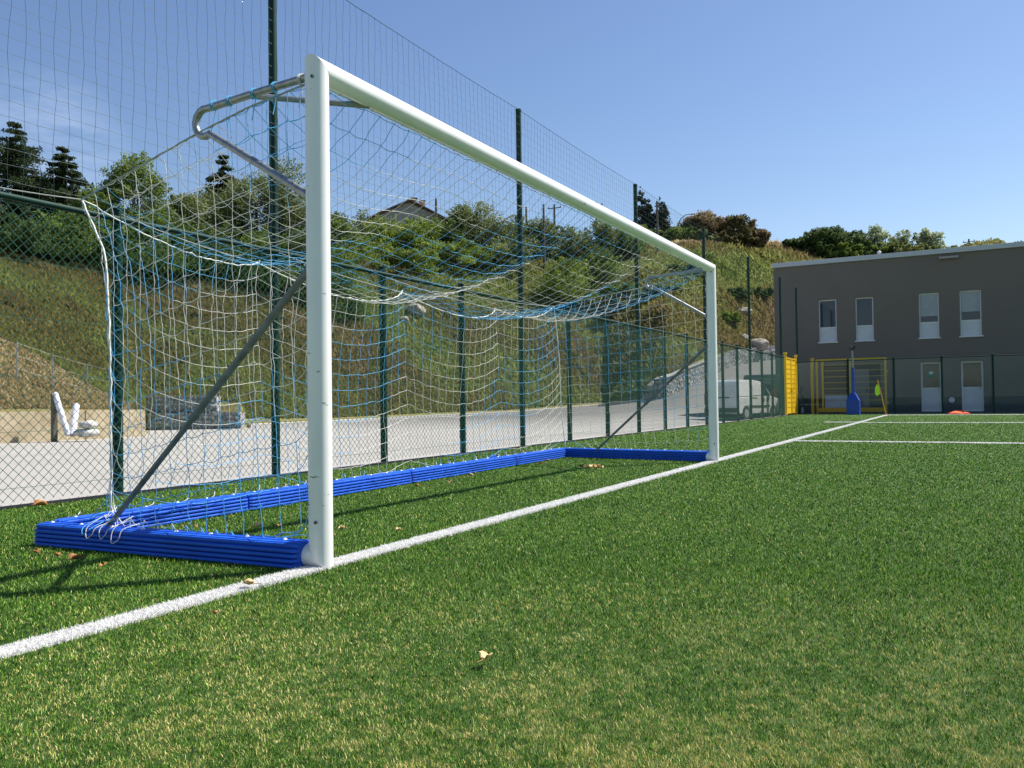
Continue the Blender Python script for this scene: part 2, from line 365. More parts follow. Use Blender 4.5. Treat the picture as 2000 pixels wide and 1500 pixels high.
inb = lambda x, y: (y < 3.93) & (x < 37.2) & ~on_line(x, y)
parts_ = [blades(1500000, 1.35, 41, A0, A1, .0018, .0112, inb, 3), blades(420000, 1.35, 30, A0-1.2, A0, .0034, .0135, inb, 13),
          blades(160000, 1.35, 12, A1, A1+1.0, .0034, .0135, inb, 14), blades(130000, .25, 1.35, -math.pi, math.pi, .0034, .0135, inb, 15)]
V, F, off_ = [], [], 0
for q_ in parts_: V.append(q_[0]); F.append(q_[1]+off_); off_ += len(q_[0])
V = np.concatenate(V); F = np.concatenate(F); bx_ = np.concatenate([q_[2] for q_ in parts_]); by_ = np.concatenate([q_[3] for q_ in parts_]); n = len(bx_); g = np.random.default_rng(44)
big = .22*vnoise(bx_+60, by_+60, 1.3, 1)+.28*vnoise(bx_+60, by_+60, 5.1, 2)+.50*vnoise(bx_+60, by_+60, 34, 6)
worn = np.clip((4.0-np.hypot(bx_-CAM_LOC[0], by_-CAM_LOC[1]))/1.7, 0, 1)   # dry patch of the pitch in front of the goal
t = g.normal(.42, .27, n)+(big-.5)*.30
dry = g.random(n) < (.05+.64*worn*np.clip((big-.36)*2.8, .06, 1))
t = np.where(dry, g.uniform(.84, 1.0, n), np.clip(t, 0, .82))
npmesh('turf_fibres', V, F, M_fib, attr=np.repeat(t, 5), kind='stuff', label='short green artificial turf fibres covering the pitch', cat='turf')
g = np.random.default_rng(5); xs, ys_ = [], []
rr = np.exp(g.uniform(math.log(2.9), math.log(38.5), 260000)); xs.append(CAM_LOC[0]+np.sqrt(rr**2-2.83**2)); ys_.append(g.uniform(-.06, .06, len(rr)))
for (x0, y0), (x1, y1) in LINES[1:]:
    m_ = int(1500*(y1-y0))+400; xs.append(g.uniform(x0, x1, m_)); ys_.append(g.uniform(y0, y1, m_))
xs = np.concatenate(xs); ys_ = np.concatenate(ys_); kk = xs < 34.9
V, F, _, _, n, g = blades(0, 0, 0, 0, 0, .0030, .0135, None, 5, (xs[kk], ys_[kk]))
npmesh('white_turf_fibres', V, F, M_wfib, attr=np.repeat(g.random(n), 5), kind='stuff', label='white turf fibres along the pitch lines', cat='turf')

# kerb, rubber edging
MB().box((-8, 3.985, -.5), (34.9, 4.13, .02)).build('kerb', M_conc, kind='structure', bevel=.008)
MB().box((-8, 3.952, -.1), (37.3, 3.983, .028)).build('pitch_edging', M_dark, kind='structure')
MB().box((37.302, -40, -.5), (42.0, 8.2, -.012)).build('paved_apron', mat('shade_darkened_paving', (.06, .06, .06), .9, var=.2, vscale=2), kind='structure')  # shade in front of the building is put into this dark paving colour
mb = MB(); pr = [(-.14, -.3), (.14, -.3), (.14, .17), (.12, .19), (-.12, .19), (-.14, .17)]; pts = []
for px in range(486, 1301, 22):
    R, Z = prof(AZ(px)); a = AZ(px); pts.append((CAM_LOC[0]+(R[0]-.05)*math.cos(a), CAM_LOC[1]+(R[0]-.05)*math.sin(a), Z[0]))
for a, b in zip(pts, pts[1:]): mb.extrude(pr, a, b)
mb.build('car_park_kerb', M_conc, kind='structure')

# ------------------------------------------------------------------ goal
goal = empty('football_goal', (0, 0, 0), 0, 'white football goal with blue and white net and blue padded base bars', 'goal')
GW, ZC, RP = 7.44, 2.50, .06
def ell(n=40, rx=RP, ry=RP):
    return [(rx*math.cos(2*math.pi*j/n), ry*math.sin(2*math.pi*j/n)) for j in range(n)]
def post(x0, s):
    mb = MB(); n = 40; E = ell(n); vs = []
    for (a, b) in E: vs.append((x0+a, b, .06+b*.98))
    for (a, b) in E: vs.append((x0+a, b, ZC - s*a))
    mb.add(vs, [(j, (j+1) % n, n+(j+1) % n, n+j) for j in range(n)] + [tuple(range(n))[::-1], tuple(range(n, 2*n))])
    return mb.build('post', M_paint, goal, smooth=True)
for x0, s in ((0, 1), (GW, -1)):
    po = post(x0, s)
    for (dy, z) in ((-.02, 2.445), (-.018, .235)):
        xx = x0 - RP*math.cos(math.asin(abs(dy)/RP))*1.0
        MB().tube([(xx-.004, dy, z), (xx+.003, dy, z)], .0095, 14).tube([(xx-.006, dy, z), (xx-.003, dy, z)], .005, 8, mi=1).build('bolt', [M_bolt, M_dark], po)
mb = MB(); n = 40; E = ell(n); vs = []
for (a, b) in E: vs.append((0-b+.0012, a, ZC+b))
for (a, b) in E: vs.append((GW+b-.0012, a, ZC+b))
mb.add(vs, [(j, n+j, n+(j+1) % n, (j+1) % n) for j in range(n)])
mb.build('crossbar', M_paint, goal, smooth=True)
mb = MB().box((.08, .058, 2.462), (GW-.08, .066, 2.478)); 
for i in range(26): mb.tube([(.2+i*.281, .03, 2.449), (.2+i*.281, .03, 2.437)], .006, 6)
mb.build('net_rail', M_paint, goal)
# white elbow feet behind each post
for x0 in (0, GW):
    mb = MB(); vs = []
    for (a, b) in E: vs.append((x0+a, b+.0012, .061+b*.98))
    for (a, b) in E: vs.append((x0+a*.99, .095, .061+b*.98))
    mb.add(vs, [(j, n+j, n+(j+1) % n, (j+1) % n) for j in range(n)] + [tuple(range(n, 2*n))])
    mb.build('base_elbow', M_paint, goal, smooth=True)
# net arms: tube from the post top, bent round and back to the post
def arm(x0, s):
    pts = [(x0, .05, 2.475), (x0, .45, 2.462), (x0, .74, 2.447)]
    c = Vector((x0, .80, 2.38)); 
    for k in range(9):
        a = math.radians(80-k*24.5); pts.append((x0, .80+.077*math.cos(a), 2.372+.077*math.sin(a)))
    pts += [(x0, .62, 2.215), (x0, .06, 1.872)]
    o = MB().tube(pts, .0205, 14).build('net_arm', M_steel, goal, smooth=True)
    MB().tube([(x0, .47, 2.458), (x0+s*.42, .0, 2.447)], .0165, 12).build('arm_strut', M_steel, goal, smooth=True)
arm(0, 1); arm(GW, -1)
def brace(x0, xb, BY=1.66):
    a = Vector((x0, .06, 1.50)); b = Vector((xb, BY, .12)); m = a.lerp(b, .52)
    mb = MB().tube([a, m+(b-a).normalized()*.05], .0195, 14).tube([m, b], .016, 14)
    mb.tube([m+(b-a).normalized()*.02, m+(b-a).normalized()*.055], .0225, 12)
    mb.build('diagonal_brace', M_brace, goal, smooth=True)
brace(0, -.10, float(P(209, 1028, 0, -.10)[1])); brace(GW, 7.50)
# ribbed foam pads over the base bars
def pad_prof(w, h=.128, ribs=5):
    L_ = []; rh = h/ribs
    for k in range(ribs):
        z = k*rh; ins = .010 if k == ribs-1 else 0
        L_ += [(w/2-.024, z+.0015), (w/2-ins-.002, z+.0045), (w/2-ins, z+.008), (w/2-ins, z+rh-.009), (w/2-ins-.002, z+rh-.0055), (w/2-.024, z+rh-.002)]
    L_ += [(w/2-.022, h), (w*.22, h+.004), (w*.20, h-.004), (w*.12, h-.004), (w*.10, h+.004)]
    return L_ + [(-a, z) for a, z in reversed(L_)]
def pad(a, b, w, trim=.0):
    a = Vector((*a, .004)); b = Vector((*b, .004)); d = (b-a).normalized(); mb = MB()
    pr = pad_prof(w); sm = [(x*.86, .008+z*.9) for x, z in pr]
    e0, e1 = a+d*.022, b-d*.022; n = len(pr); sdv = Vector((-d.y, d.x, 0)); vs = []
    for p_, q in ((a, sm), (e0, pr), (e1, pr), (b, sm)): vs += [p_+sdv*x+Vector((0, 0, z)) for x, z in q]
    fs = [(k*n+j, k*n+(j+1) % n, (k+1)*n+(j+1) % n, (k+1)*n+j) for k in range(3) for j in range(n)] + [tuple(range(n))[::-1], tuple(range(3*n, 4*n))]
    mb.add(vs, fs)
    o = mb.build('base_pad', M_blue, goal, smooth=False)
    L_ = (b-a).length; k = int(L_/.24)
    for i in range(k):
        c = a+d*(.12+i*(L_-.2)/max(k-1, 1)) + sdv*.006; c.z = .132
        MB().lathe([(.0, 0), (.011, 0), (.012, .005), (.007, .011), (0, .012)], c, 8).build('clip', M_white, o)
    return o
pad((-.03, .078), (-.150, 2.02), .15)
pad((7.455, .078), (7.69, 2.23), .15)
bx = [(-.09, 2.03), (1.44, 2.06), (3.68, 2.13), (6.02, 2.20), (7.63, 2.25)]
for i in range(4): 
    a, b = Vector(bx[i]), Vector(bx[i+1]); d = (b-a).normalized()
    pad(a+d*(.008 if i else .03), b-d*.008, .15)
# end caps and loose pad flaps behind the back bar
for (px, py) in ((268, 998), (566, 957), (966, 892), (1042, 885)):
    c = P(px, py, 2, .07)
    s_ = 1
    mb = MB()
    q = [(-.11, .0, .0), (.10, .0, .0)]
    for k in range(3):
        z = .012+k*.026
        mb.box((c[0]-.10+.01*k, c[1]+.0, z), (c[0]+.09-.006*k, c[1]+.06-.012*k, z+.022))
    mb.add([(c[0]+.05, c[1]-.01, .09), (c[0]+.13, c[1]-.01, .085), (c[0]+.12, c[1]+.07, .02), (c[0]+.05, c[1]+.07, .02), (c[0]+.05, c[1]+.005, .085), (c[0]+.12, c[1]+.0, .08)], [(0, 1, 2, 3), (3, 2, 5, 4), (0, 4, 5, 1), (0, 3, 4), (1, 5, 2)])
    mb.build('pad_flap', M_blue, goal, bevel=.004)

# ---- net: cords relaxed under gravity between their fixings
CELL = .145
def relax(Pn, pin, restH, restV, steps=240, iters=9, g=.0011, rope_j=None):
    Pn = Pn.copy(); fix = Pn.copy(); vel = np.zeros_like(Pn); w = np.where(pin, 0., 1.)
    def proj(A, B, wa, wb, rest):
        d = B-A; l = np.linalg.norm(d, axis=-1)+1e-9; e = np.maximum(l-rest, 0)/l; s = wa+wb; s = np.where(s == 0, 1, s)
        A += d*(e*wa/s)[..., None]; B -= d*(e*wb/s)[..., None]
    for it in range(steps):
        old = Pn.copy(); vel *= .93; vel[..., 2] -= g; Pn += vel*w[..., None]
        for _ in range(iters):
            for s0 in (0, 1):
                proj(Pn[s0:-1:2], Pn[s0+1::2], w[s0:-1:2], w[s0+1::2], restH[s0::2][:len(Pn[s0:-1:2])])
                proj(Pn[:, s0:-1:2], Pn[:, s0+1::2], w[:, s0:-1:2], w[:, s0+1::2], restV[:, s0::2][:, :Pn[:, s0:-1:2].shape[1]])
            if rope_j is not None:
                Q = Pn[:, rope_j]; wq = w[:, rope_j]; rq = restH[:, rope_j]
                for _q in range(10):
                    for s0 in (0, 1): proj(Q[s0:-1:2], Q[s0+1::2], wq[s0:-1:2], wq[s0+1::2], rq[s0::2][:len(Q[s0:-1:2])])
            Pn[..., 2] = np.maximum(Pn[..., 2], .012)
            Pn[pin] = fix[pin]
        vel = Pn-old
    return Pn
def poly(pts, ts):
    pts = np.array(pts, float); d = np.r_[0, np.cumsum(np.linalg.norm(np.diff(pts, axis=0), axis=1))]; d /= d[-1]
    return np.stack([np.interp(ts, d, pts[:, k]) for k in range(3)], -1)
C0 = (.08, 2.0, 2.117); C1 = (7.44, 2.25, 2.155)
T1 = tuple(P(505, 514, 1, 2.28)); T2 = tuple(P(785, 571, 1, 2.30)); T3 = tuple(P(968, 604, 1, 2.30))
NI, J1, NJ = 53, 15, 30
tie_i = [0, 12, 27, 41, 53]
ROPE0 = [(0, .06, 2.445), (0, .45, 2.40), (0, .86, 2.325), C0]
ROPE1 = [(GW, .06, 2.445), (GW, .45, 2.40), (GW, .86, 2.33), C1]
EDGE0 = [C0, (.06, 1.74, 1.75), (.0, 1.62, 1.2), (.0, 1.61, .6), (.0, 1.62, .20)]
EDGE1 = [C1, (7.47, 2.2, 1.5), (7.52, 2.2, .7), (7.58, 2.17, .14)]
X = np.zeros((NI+1, NJ+1, 3))
rope_row = np.concatenate([poly([A, B], np.linspace(0, 1, tie_i[k+1]-tie_i[k]+1))[(1 if k else 0):] for k, (A, B) in enumerate([(C0, T1), (T1, T2), (T2, T3), (T3, C1)])])
for i in range(NI+1):
    x = .03+(GW-.06)*i/NI
    yb = 2.06+.026*x; bot = np.array([min(max(x, .12), 7.5), yb+.02, .135])
    if i == 0: bot = np.array(EDGE0[-1])
    if i == 1: bot = np.array([.02, 1.85, .135])
    X[i, :J1+1] = poly([(x, .055, 2.445), rope_row[i]], np.linspace(0, 1, J1+1))
    X[i, J1:] = poly([rope_row[i], rope_row[i]*[1, 1, 0]+[0, -.03, .5], bot], np.linspace(0, 1, NJ-J1+1))
X[0, :J1+1] = poly(ROPE0, np.linspace(0, 1, J1+1)); X[0, J1:] = poly(EDGE0, np.linspace(0, 1, NJ-J1+1))
X[NI, :J1+1] = poly(ROPE1, np.linspace(0, 1, J1+1)); X[NI, J1:] = poly(EDGE1, np.linspace(0, 1, NJ-J1+1))
pin = np.zeros((NI+1, NJ+1), bool); pin[:, 0] = pin[:, -1] = True; pin[0] = pin[-1] = True
for i in tie_i: pin[i, J1] = True
rH = np.full((NI, NJ+1), CELL*1.0); rV = np.full((NI+1, NJ), CELL)
for k, (A, B) in enumerate([(C0, T1), (T1, T2), (T2, T3), (T3, C1)]):
    dd = np.linalg.norm(np.array(A)-np.array(B)); i0, i1 = tie_i[k], tie_i[k+1]; rH[i0:i1, J1] = dd*(1.012, 1.03, 1.03, 1.015)[k]/(i1-i0)
rV[:, :J1] = CELL*1.04; rV[:, J1:] = CELL*.98
X = relax(X, pin, rH, rV, rope_j=J1)
def side_net(rope, edge, x0, barA, barB, bulge):
    NK, NL = 14, 16; Y = np.zeros((NK+1, NL+1, 3))
    top = poly(rope, np.linspace(0, 1, NK+1)); bot = poly([barA, barB], np.linspace(0, 1, NK+1))
    for k in range(NK+1): Y[k] = poly([top[k], bot[k]], np.linspace(0, 1, NL+1))
    Y[0] = poly([(x0, .064, 2.42), (x0, .064, .16)], np.linspace(0, 1, NL+1)); Y[-1] = poly(edge, np.linspace(0, 1, NL+1))
    pn = np.zeros((NK+1, NL+1), bool); pn[0] = pn[-1] = True; pn[:, 0] = pn[:, -1] = True
    Y[1:-1, 1:-1, 0] += bulge*RNG.random((NK-1, NL-1))
    return relax(Y, pn, np.full((NK, NL+1), CELL*.93), np.full((NK+1, NL), CELL*1.03), 160)
Y0 = side_net(ROPE0, EDGE0, 0, (-.03, .14, .135), (-.12, 1.62, .20), -.02)
Y1 = side_net(ROPE1, EDGE1, GW, (7.46, .14, .135), (7.62, 2.0, .135), .02)
def cords(name, X, shift, r=.0022, label=None):
    ni, nj = X.shape[:2]; A = []; B = []; MI = []
    def band(i, j): return (np.floor((i*.62+j+shift)/8.0).astype(int)) % 2
    I, J = np.meshgrid(np.arange(ni-1), np.arange(nj), indexing='ij'); A.append(X[:-1].reshape(-1, 3)); B.append(X[1:].reshape(-1, 3)); MI.append(band(I, J).ravel())
    I, J = np.meshgrid(np.arange(ni), np.arange(nj-1), indexing='ij'); A.append(X[:, :-1].reshape(-1, 3)); B.append(X[:, 1:].reshape(-1, 3)); MI.append(band(I, J).ravel())
    A = np.concatenate(A); B = np.concatenate(B); MI = np.concatenate(MI); m = len(A)
    K = 5; ts = np.linspace(0, 1, K); D = B-A; ln = np.linalg.norm(D, axis=1, keepdims=True)+1e-9; Dn = D/ln
    ref = np.where(np.abs(Dn[:, 2:3]) > .8, np.array([[1., 0, 0]]), np.array([[0, 0, 1.]])); n1 = np.cross(Dn, ref); n1 /= np.linalg.norm(n1, axis=1, keepdims=True); n2 = np.cross(Dn, n1)
    w1 = RNG.normal(0, .0045, (m, 1)); w2 = RNG.normal(0, .0045, (m, 1)); w3 = RNG.normal(0, .003, (m, 1))
    slack = np.clip(CELL*1.02-ln, 0, .05)                      # slack cords hang in a little bow
    V = np.empty((m, K, 3, 3))
    for k, t_ in enumerate(ts):
        c = A+D*t_ + (n1*w1+n2*w2)*math.sin(math.pi*t_) + n1*w3*math.sin(2*math.pi*t_); c[:, 2:3] -= slack*.8*math.sin(math.pi*t_)
        for q in range(3):
            an = 2*math.pi*q/3; V[:, k, q] = c + (n1*math.cos(an)+n2*math.sin(an))*r
    base = np.arange(m)[:, None]*K*3; F = []
    for k in range(K-1):
        for q in range(3):
            q2 = (q+1) % 3; F.append(base+[k*3+q, k*3+q2, (k+1)*3+q2, (k+1)*3+q])
    F = np.stack(F, 1).reshape(-1, 4); MI = np.repeat(MI, (K-1)*3)
    # knots
    N = X.reshape(-1, 3); kb = band(*np.meshgrid(np.arange(ni), np.arange(nj), indexing='ij')).ravel(); kr = r*1.9
    o8 = np.array([(1, 0, 0), (0, 1, 0), (-1, 0, 0), (0, -1, 0), (0, 0, 1.2), (0, 0, -1.2)])*kr
    KV = (N[:, None]+o8).reshape(-1, 3); kf = np.array([(0, 1, 4, 4), (1, 2, 4, 4), (2, 3, 4, 4), (3, 0, 4, 4)])
    q4 = np.array([(0, 4, 2, 5), (1, 4, 3, 5), (0, 1, 2, 3)])
    KF = (np.arange(len(N))[:, None, None]*6+q4+len(V.reshape(-1, 3))).reshape(-1, 4)
    return npmesh(name, np.concatenate([V.reshape(-1, 3), KV]), np.concatenate([F, KF]), [M_bluecord, M_whitecord], mi=np.concatenate([MI, np.repeat(kb, 3)]), parent=goal, label=label)
cords('net', X, 3)
cords('side_net', Y0, 4)
cords('side_net', Y1, 9)
def rope(name, pts, r, m, n=6, wig=.004, sub=3, par=None):
    pts = np.array(pts, float); q = [pts[0]]
    for a, b in zip(pts, pts[1:]):
        for k in range(1, sub+1): q.append(a+(b-a)*k/sub + (RNG.normal(0, wig, 3) if k < sub else 0))
    return MB().tube(q, r, n).build(name, m, par or goal, smooth='all')
rope('edge_rope', X[:, J1], .0048, M_whitecord)
rope('edge_rope', X[0, :J1+1], .0055, M_rope, wig=.001); rope('edge_rope', X[NI, :J1+1], .0055, M_rope, wig=.001)
rope('edge_rope', X[0, J1:], .006, M_whitecord, wig=.003); rope('edge_rope', X[NI, J1:], .006, M_whitecord, wig=.003)
rope('post_lacing', Y0[0], .004, M_whitecord, wig=.006); rope('post_lacing', Y1[0], .004, M_whitecord, wig=.006)
def cat(a, b, sag=.03, k=8):
    a = np.array(a); b = np.array(b); return [a+(b-a)*t - np.array([0, 0, 4*sag*t*(1-t)]) for t in np.linspace(0, 1, k)]
for a, b in ((C0, (-.18, 4.0, 2.62)), (T1, (1.83, 4.0, 2.60)), (T2, (3.84, 4.0, 2.55)), (T3, (5.86, 4.0, 2.52)), (C1, (7.87, 4.0, 2.5))):
    rope('tie_cord', cat(a, b), .0034, M_whitecord, wig=.002, sub=1)
for c in (T1, T2, T3):
    mb = MB()
    for k in range(4):
        d = RNG.normal(0, .012, 3); mb.tube([np.array(c)+d, np.array(c)-d*.6+[0, 0, .01], np.array(c)+[d[1], -d[0], -.018]], .0045, 6)
    mb.build('knot', M_whitecord, goal)
# slack net spilling over the near end of the base bars and behind the back bar
def slack(name, pts, m, r=.0025):
    pts = np.array(pts); q = []
    for k in range(len(pts)-1):                      # smooth through the points
        p0, p1, p2, p3 = pts[max(k-1, 0)], pts[k], pts[k+1], pts[min(k+2, len(pts)-1)]
        for t in np.linspace(0, 1, 6)[:-1]: q.append(.5*(2*p1+(p2-p0)*t+(2*p0-5*p1+4*p2-p3)*t*t+(3*p1-p0-3*p2+p3)*t**3))
    q.append(pts[-1]); MB().tube(q, r, 5).build(name, m, goal, smooth='all')
for m_, seed, y0, nk in ((M_whitecord, 3, 1.26, 3), (M_bluecord, 5, 1.50, 1)):
    g = np.random.default_rng(seed); pts = []; y = y0
    for k in range(nk):
        xb = -.03-.062*y; lo = .06+.05*g.random(); ex = .084
        pts += [(xb+.03, y, .15+.03*g.random()), (xb-ex*.8, y+.01, .138), (xb-ex-.006, y+.02, lo+.02), (xb-ex-.008, y+.05+.03*g.random(), lo), (xb-ex*.8, y+.085, .139), (xb+.04, y+.07, .17+.04*g.random())]; y += .10+.05*g.random()
    slack('net_slack', pts, m_)
for m_, seed, x0, x1 in ((M_whitecord, 11, .1, 2.4), (M_bluecord, 12, 2.3, 4.4), (M_whitecord, 13, 4.3, 7.3)):
    g = np.random.default_rng(seed); pts = []; x = x0
    while x < x1:
        yb = 2.05+.026*x; pts += [(x, yb+.02, .142), (x+.05, yb+.07, .145+.03*g.random()), (x+.10, yb+.12+.05*g.random(), .06), (x+.16, yb+.13, .018), (x+.20, yb+.06, .10)]; x += .20+.10*g.random()
    slack('net_slack', pts, m_)
for y, m_ in ((.09, M_whitecord), (.27, M_bluecord), (.42, M_bluecord), (.60, M_bluecord), (.72, M_bluecord)):
    z = 2.475-.03*y; th = [(.0+.026*math.cos(a), y+.004*k/3, z+.026*math.sin(a)) for k, a in enumerate(np.linspace(0, 12.0, 18))]
    MB().tube(th+[(0, y+.03, z-.14)], .003, 5).build('lashing', m_, goal)

# ------------------------------------------------------------------ side fence
FY, FX0, FD = 4.07, 1.8324, 2.0125
fence = empty('chain_link_fence', (FX0, FY, 0), 0, 'long green chain link fence with round posts behind the goal', 'fence')
HL, HT = 2.66, 6.04
def fpost(x, y, h, par, r=.048):
    o = MB().lathe([(r, 0), (r, h-.02), (r+.004, h-.018), (r+.004, h+.004), (r*.6, h+.016)], (x, y, 0), 16).build('post', M_green, par, smooth=True)
    return o
fence.location = (0, 0, 0)
tall_x = []
for i in range(-1, 17):
    x = FX0+FD*i; tl = i >= 1 and (i-1) % 3 == 0
    if tl: tall_x.append(x)
    fpost(x, FY, HT if tl else HL, fence)
def chainlink(name, p0, p1, h0, h1, parent, pitch=.085, r=.0026, ax=0):
    # two families of straight diagonal wires
    L_ = abs(p1[ax]-p0[ax]); H = h1-h0; A = []; B = []
    s = -H
    for s in np.arange(-H, L_, pitch):
        for dr in (1, -1):
            a0, a1 = max(s, 0), min(s+H, L_)
            if a1-a0 < .01: continue
            z0, z1 = (a0-s), (a1-s)
            if dr < 0: z0, z1 = H-z0, H-z1
            A.append((a0, z0, dr)); B.append((a1, z1, dr))
    A = np.array(A); B = np.array(B); off = .0018
    def w(Q):
        V = np.zeros((len(Q), 3)); V[:, ax] = min(p0[ax], p1[ax])+Q[:, 0]; V[:, 1-ax] = p0[1-ax]+Q[:, 2]*off; V[:, 2] = h0+Q[:, 1]; return V
    A3, B3 = w(A), w(B); D = B3-A3; D /= np.linalg.norm(D, axis=1, keepdims=True)
    side = np.zeros(3); side[1-ax] = 1; n1 = np.broadcast_to(side, D.shape); n2 = np.cross(D, n1); m = len(A); V = np.empty((m, 2, 3, 3))
    for e, C in enumerate((A3, B3)):
        for q in range(3):
            an = 2*math.pi*q/3+.5; V[:, e, q] = C+(n1*math.cos(an)+n2*math.sin(an))*r
    base = np.arange(m)[:, None]*6; F = np.stack([base+[q, (q+1) % 3, 3+(q+1) % 3, 3+q] for q in range(3)], 1).reshape(-1, 4)
    return npmesh(name, V.reshape(-1, 3), F, M_gwire, parent=parent)
chainlink('chain_link_mesh', (-4, FY-.056, 0), (34.3, FY-.056, 0), .05, 2.53, fence)
for z in (.16, .62, 1.08, 1.56, 2.04, 2.5):
    MB().tube([(-4, FY-.060, z), (34.3, FY-.060, z)], .0019, 5).build('tension_wire', M_gwire, fence)
MB().tube([(-4, FY-.056, 2.55), (34.3, FY-.056, 2.575)], .028, 10).build('top_rail', M_green, fence, smooth=True)
MB().tube([(FX0-FD+.02, FY-.03, 2.45)]+[(FX0-FD-2.2, FY-.03, .1)], .022, 8).build('stay', M_green, fence)

def stopnet(name, ax, fixed, a0, a1, z0, z1, parent, posts, cell=.128, r=.0019, sag=.05):
    na = int((a1-a0)/cell)+1; nz = int((z1-z0)/cell)+1
    aa = np.linspace(a0, a1, na); zz = np.linspace(z0, z1, nz); G = np.zeros((na, nz, 3)); ps = np.sort(np.array(posts))
    for i, a in enumerate(aa):
        k = np.clip(np.searchsorted(ps, a)-1, 0, len(ps)-2); t_ = np.clip((a-ps[k])/(ps[k+1]-ps[k]), 0, 1); sg = sag*4*t_*(1-t_)
        for j, z in enumerate(zz):
            v = (z-z0)/(z1-z0); G[i, j, ax] = a+.010*math.sin(z*7+i*1.7)+RNG.normal(0, .003); G[i, j, 1-ax] = fixed+.03*math.sin(a*.9+z*.8)*math.sin(math.pi*v); G[i, j, 2] = z-sg*(.35+.65*v)*.55+RNG.normal(0, .003)
    A = np.concatenate([G[:-1].reshape(-1, 3), G[:, :-1].reshape(-1, 3)]); B = np.concatenate([G[1:].reshape(-1, 3), G[:, 1:].reshape(-1, 3)]); D = B-A; D /= np.linalg.norm(D, axis=1, keepdims=True)+1e-9
    sd_ = np.zeros(3); sd_[1-ax] = 1; n1 = np.broadcast_to(sd_, D.shape); n2 = np.cross(D, n1); m = len(A); V = np.empty((m, 2, 3, 3))
    for e, C in enumerate((A, B)):
        for q in range(3):
            an = 2*math.pi*q/3; V[:, e, q] = C+(n1*math.cos(an)+n2*math.sin(an))*r
    base = np.arange(m)[:, None]*6; F = np.stack([base+[q, (q+1) % 3, 3+(q+1) % 3, 3+q] for q in range(3)], 1).reshape(-1, 4)
    o = npmesh(name, V.reshape(-1, 3), F, M_gnet, parent=parent); 
    pts = [G[i, -1] for i in range(0, na, 2)]; MB().tube(pts, .004, 5).build('head_cord', M_gnet, parent)
    return o
bn = empty('ball_stop_net', (FX0, FY, 2.5), 0, 'tall green square mesh ball net strung above the side fence', 'net')
bn.location = (0, 0, 0)
tp = [FX0+FD*(1+3*k) for k in range(-2, 6)]+[38.05]
stopnet('netting', 0, FY-.05, -4.2, 34.03, 2.56, HT-.03, bn, tp)
stopnet('netting', 0, FY-.05, 34.03, 38.05, 2.56, HT-.03, bn, tp, cell=.14)

# ------------------------------------------------------------------ far end fence
ff = empty('chain_link_fence', (0, 0, 0), 0, 'green chain link fence across the far end before the taupe building', 'fence')
fpost(38.05, 4.07, HT, ff)
for y in (1.76, -.15, -2.05, -3.98, -5.9, -7.8, -9.7, -11.6, -13.5): fpost(37.5, y, 2.53, ff, .045)
chainlink('chain_link_mesh', (37.46, -14, 0), (37.46, 4.0, 0), .05, 2.45, ff, ax=1)
MB().tube([(37.46, -14, 2.46), (37.46, 4.0, 2.46)], .02, 8).build('top_rail', M_green, ff)
MB().tube([(37.46, 4.0, 2.46), (38.05, 4.07, 2.46)], .02, 8).build('top_rail', M_green, ff)
chainlink('chain_link_mesh', (37.6, 4.07, 0), (38.05, 4.07, 0), .05, 2.5, ff, pitch=.06)

# yellow gate in the side fence
yg = empty('yellow_gate', (35.2, 4.07, 0), 0, 'bright yellow slatted double gate closing the side fence', 'gate')
gx0, gx1 = 34.9, 37.55
for x in (gx0, gx1): MB().box((x-gx0-.32, -.05, 0), (x-gx0-.22, .05, 2.72)).box((x-gx0-.34, -.07, 2.72), (x-gx0-.20, .07, 2.80)).build('gate_post', M_yellow, yg, bevel=.01)
w = (gx1-gx0)/2
for k in range(2):
    x0 = -.22+k*w; mb = MB()
    x1 = x0+w-.11
    mb.box((x0, -.03, .08), (x0+.06, .03, 2.6)).box((x1-.06, -.03, .08), (x1, .03, 2.6)).box((x0+.06, -.03, 2.54), (x1-.06, .03, 2.6)).box((x0+.06, -.03, .08), (x1-.06, .03, .14))
    lf = mb.build('gate_leaf', M_yellow, yg); mb = MB()
    for q in range(11):
        z = .15+q*.216; mb.box((x0+.062, -.012, z), (x1-.062, .012, z+.20)); mb.box((x0+.062, -.02, z+.19), (x1-.062, -.012, z+.2))
    mb.build('slat_panel', M_yellow, lf)
    if k == 0: MB().box((x1-.05, -.08, 1.05), (x1-.02, -.03, 1.25)).tube([(x1-.035, -.08, 1.2), (x1-.16, -.08, 1.2)], .012, 6).build('handle', M_yellow, lf)
yp = MB().box((38.4, 3.42, -.3), (38.52, 3.54, 2.62)).box((38.38, 3.40, 2.62), (38.54, 3.56, 2.66)).build('yellow_post', mat('shade_dulled_yellow_paint', (.46, .33, .02)), label='plain yellow square post between the side gate and the yellow frame', cat='post')  # takes the frame's yellow, dulled to stand for shade

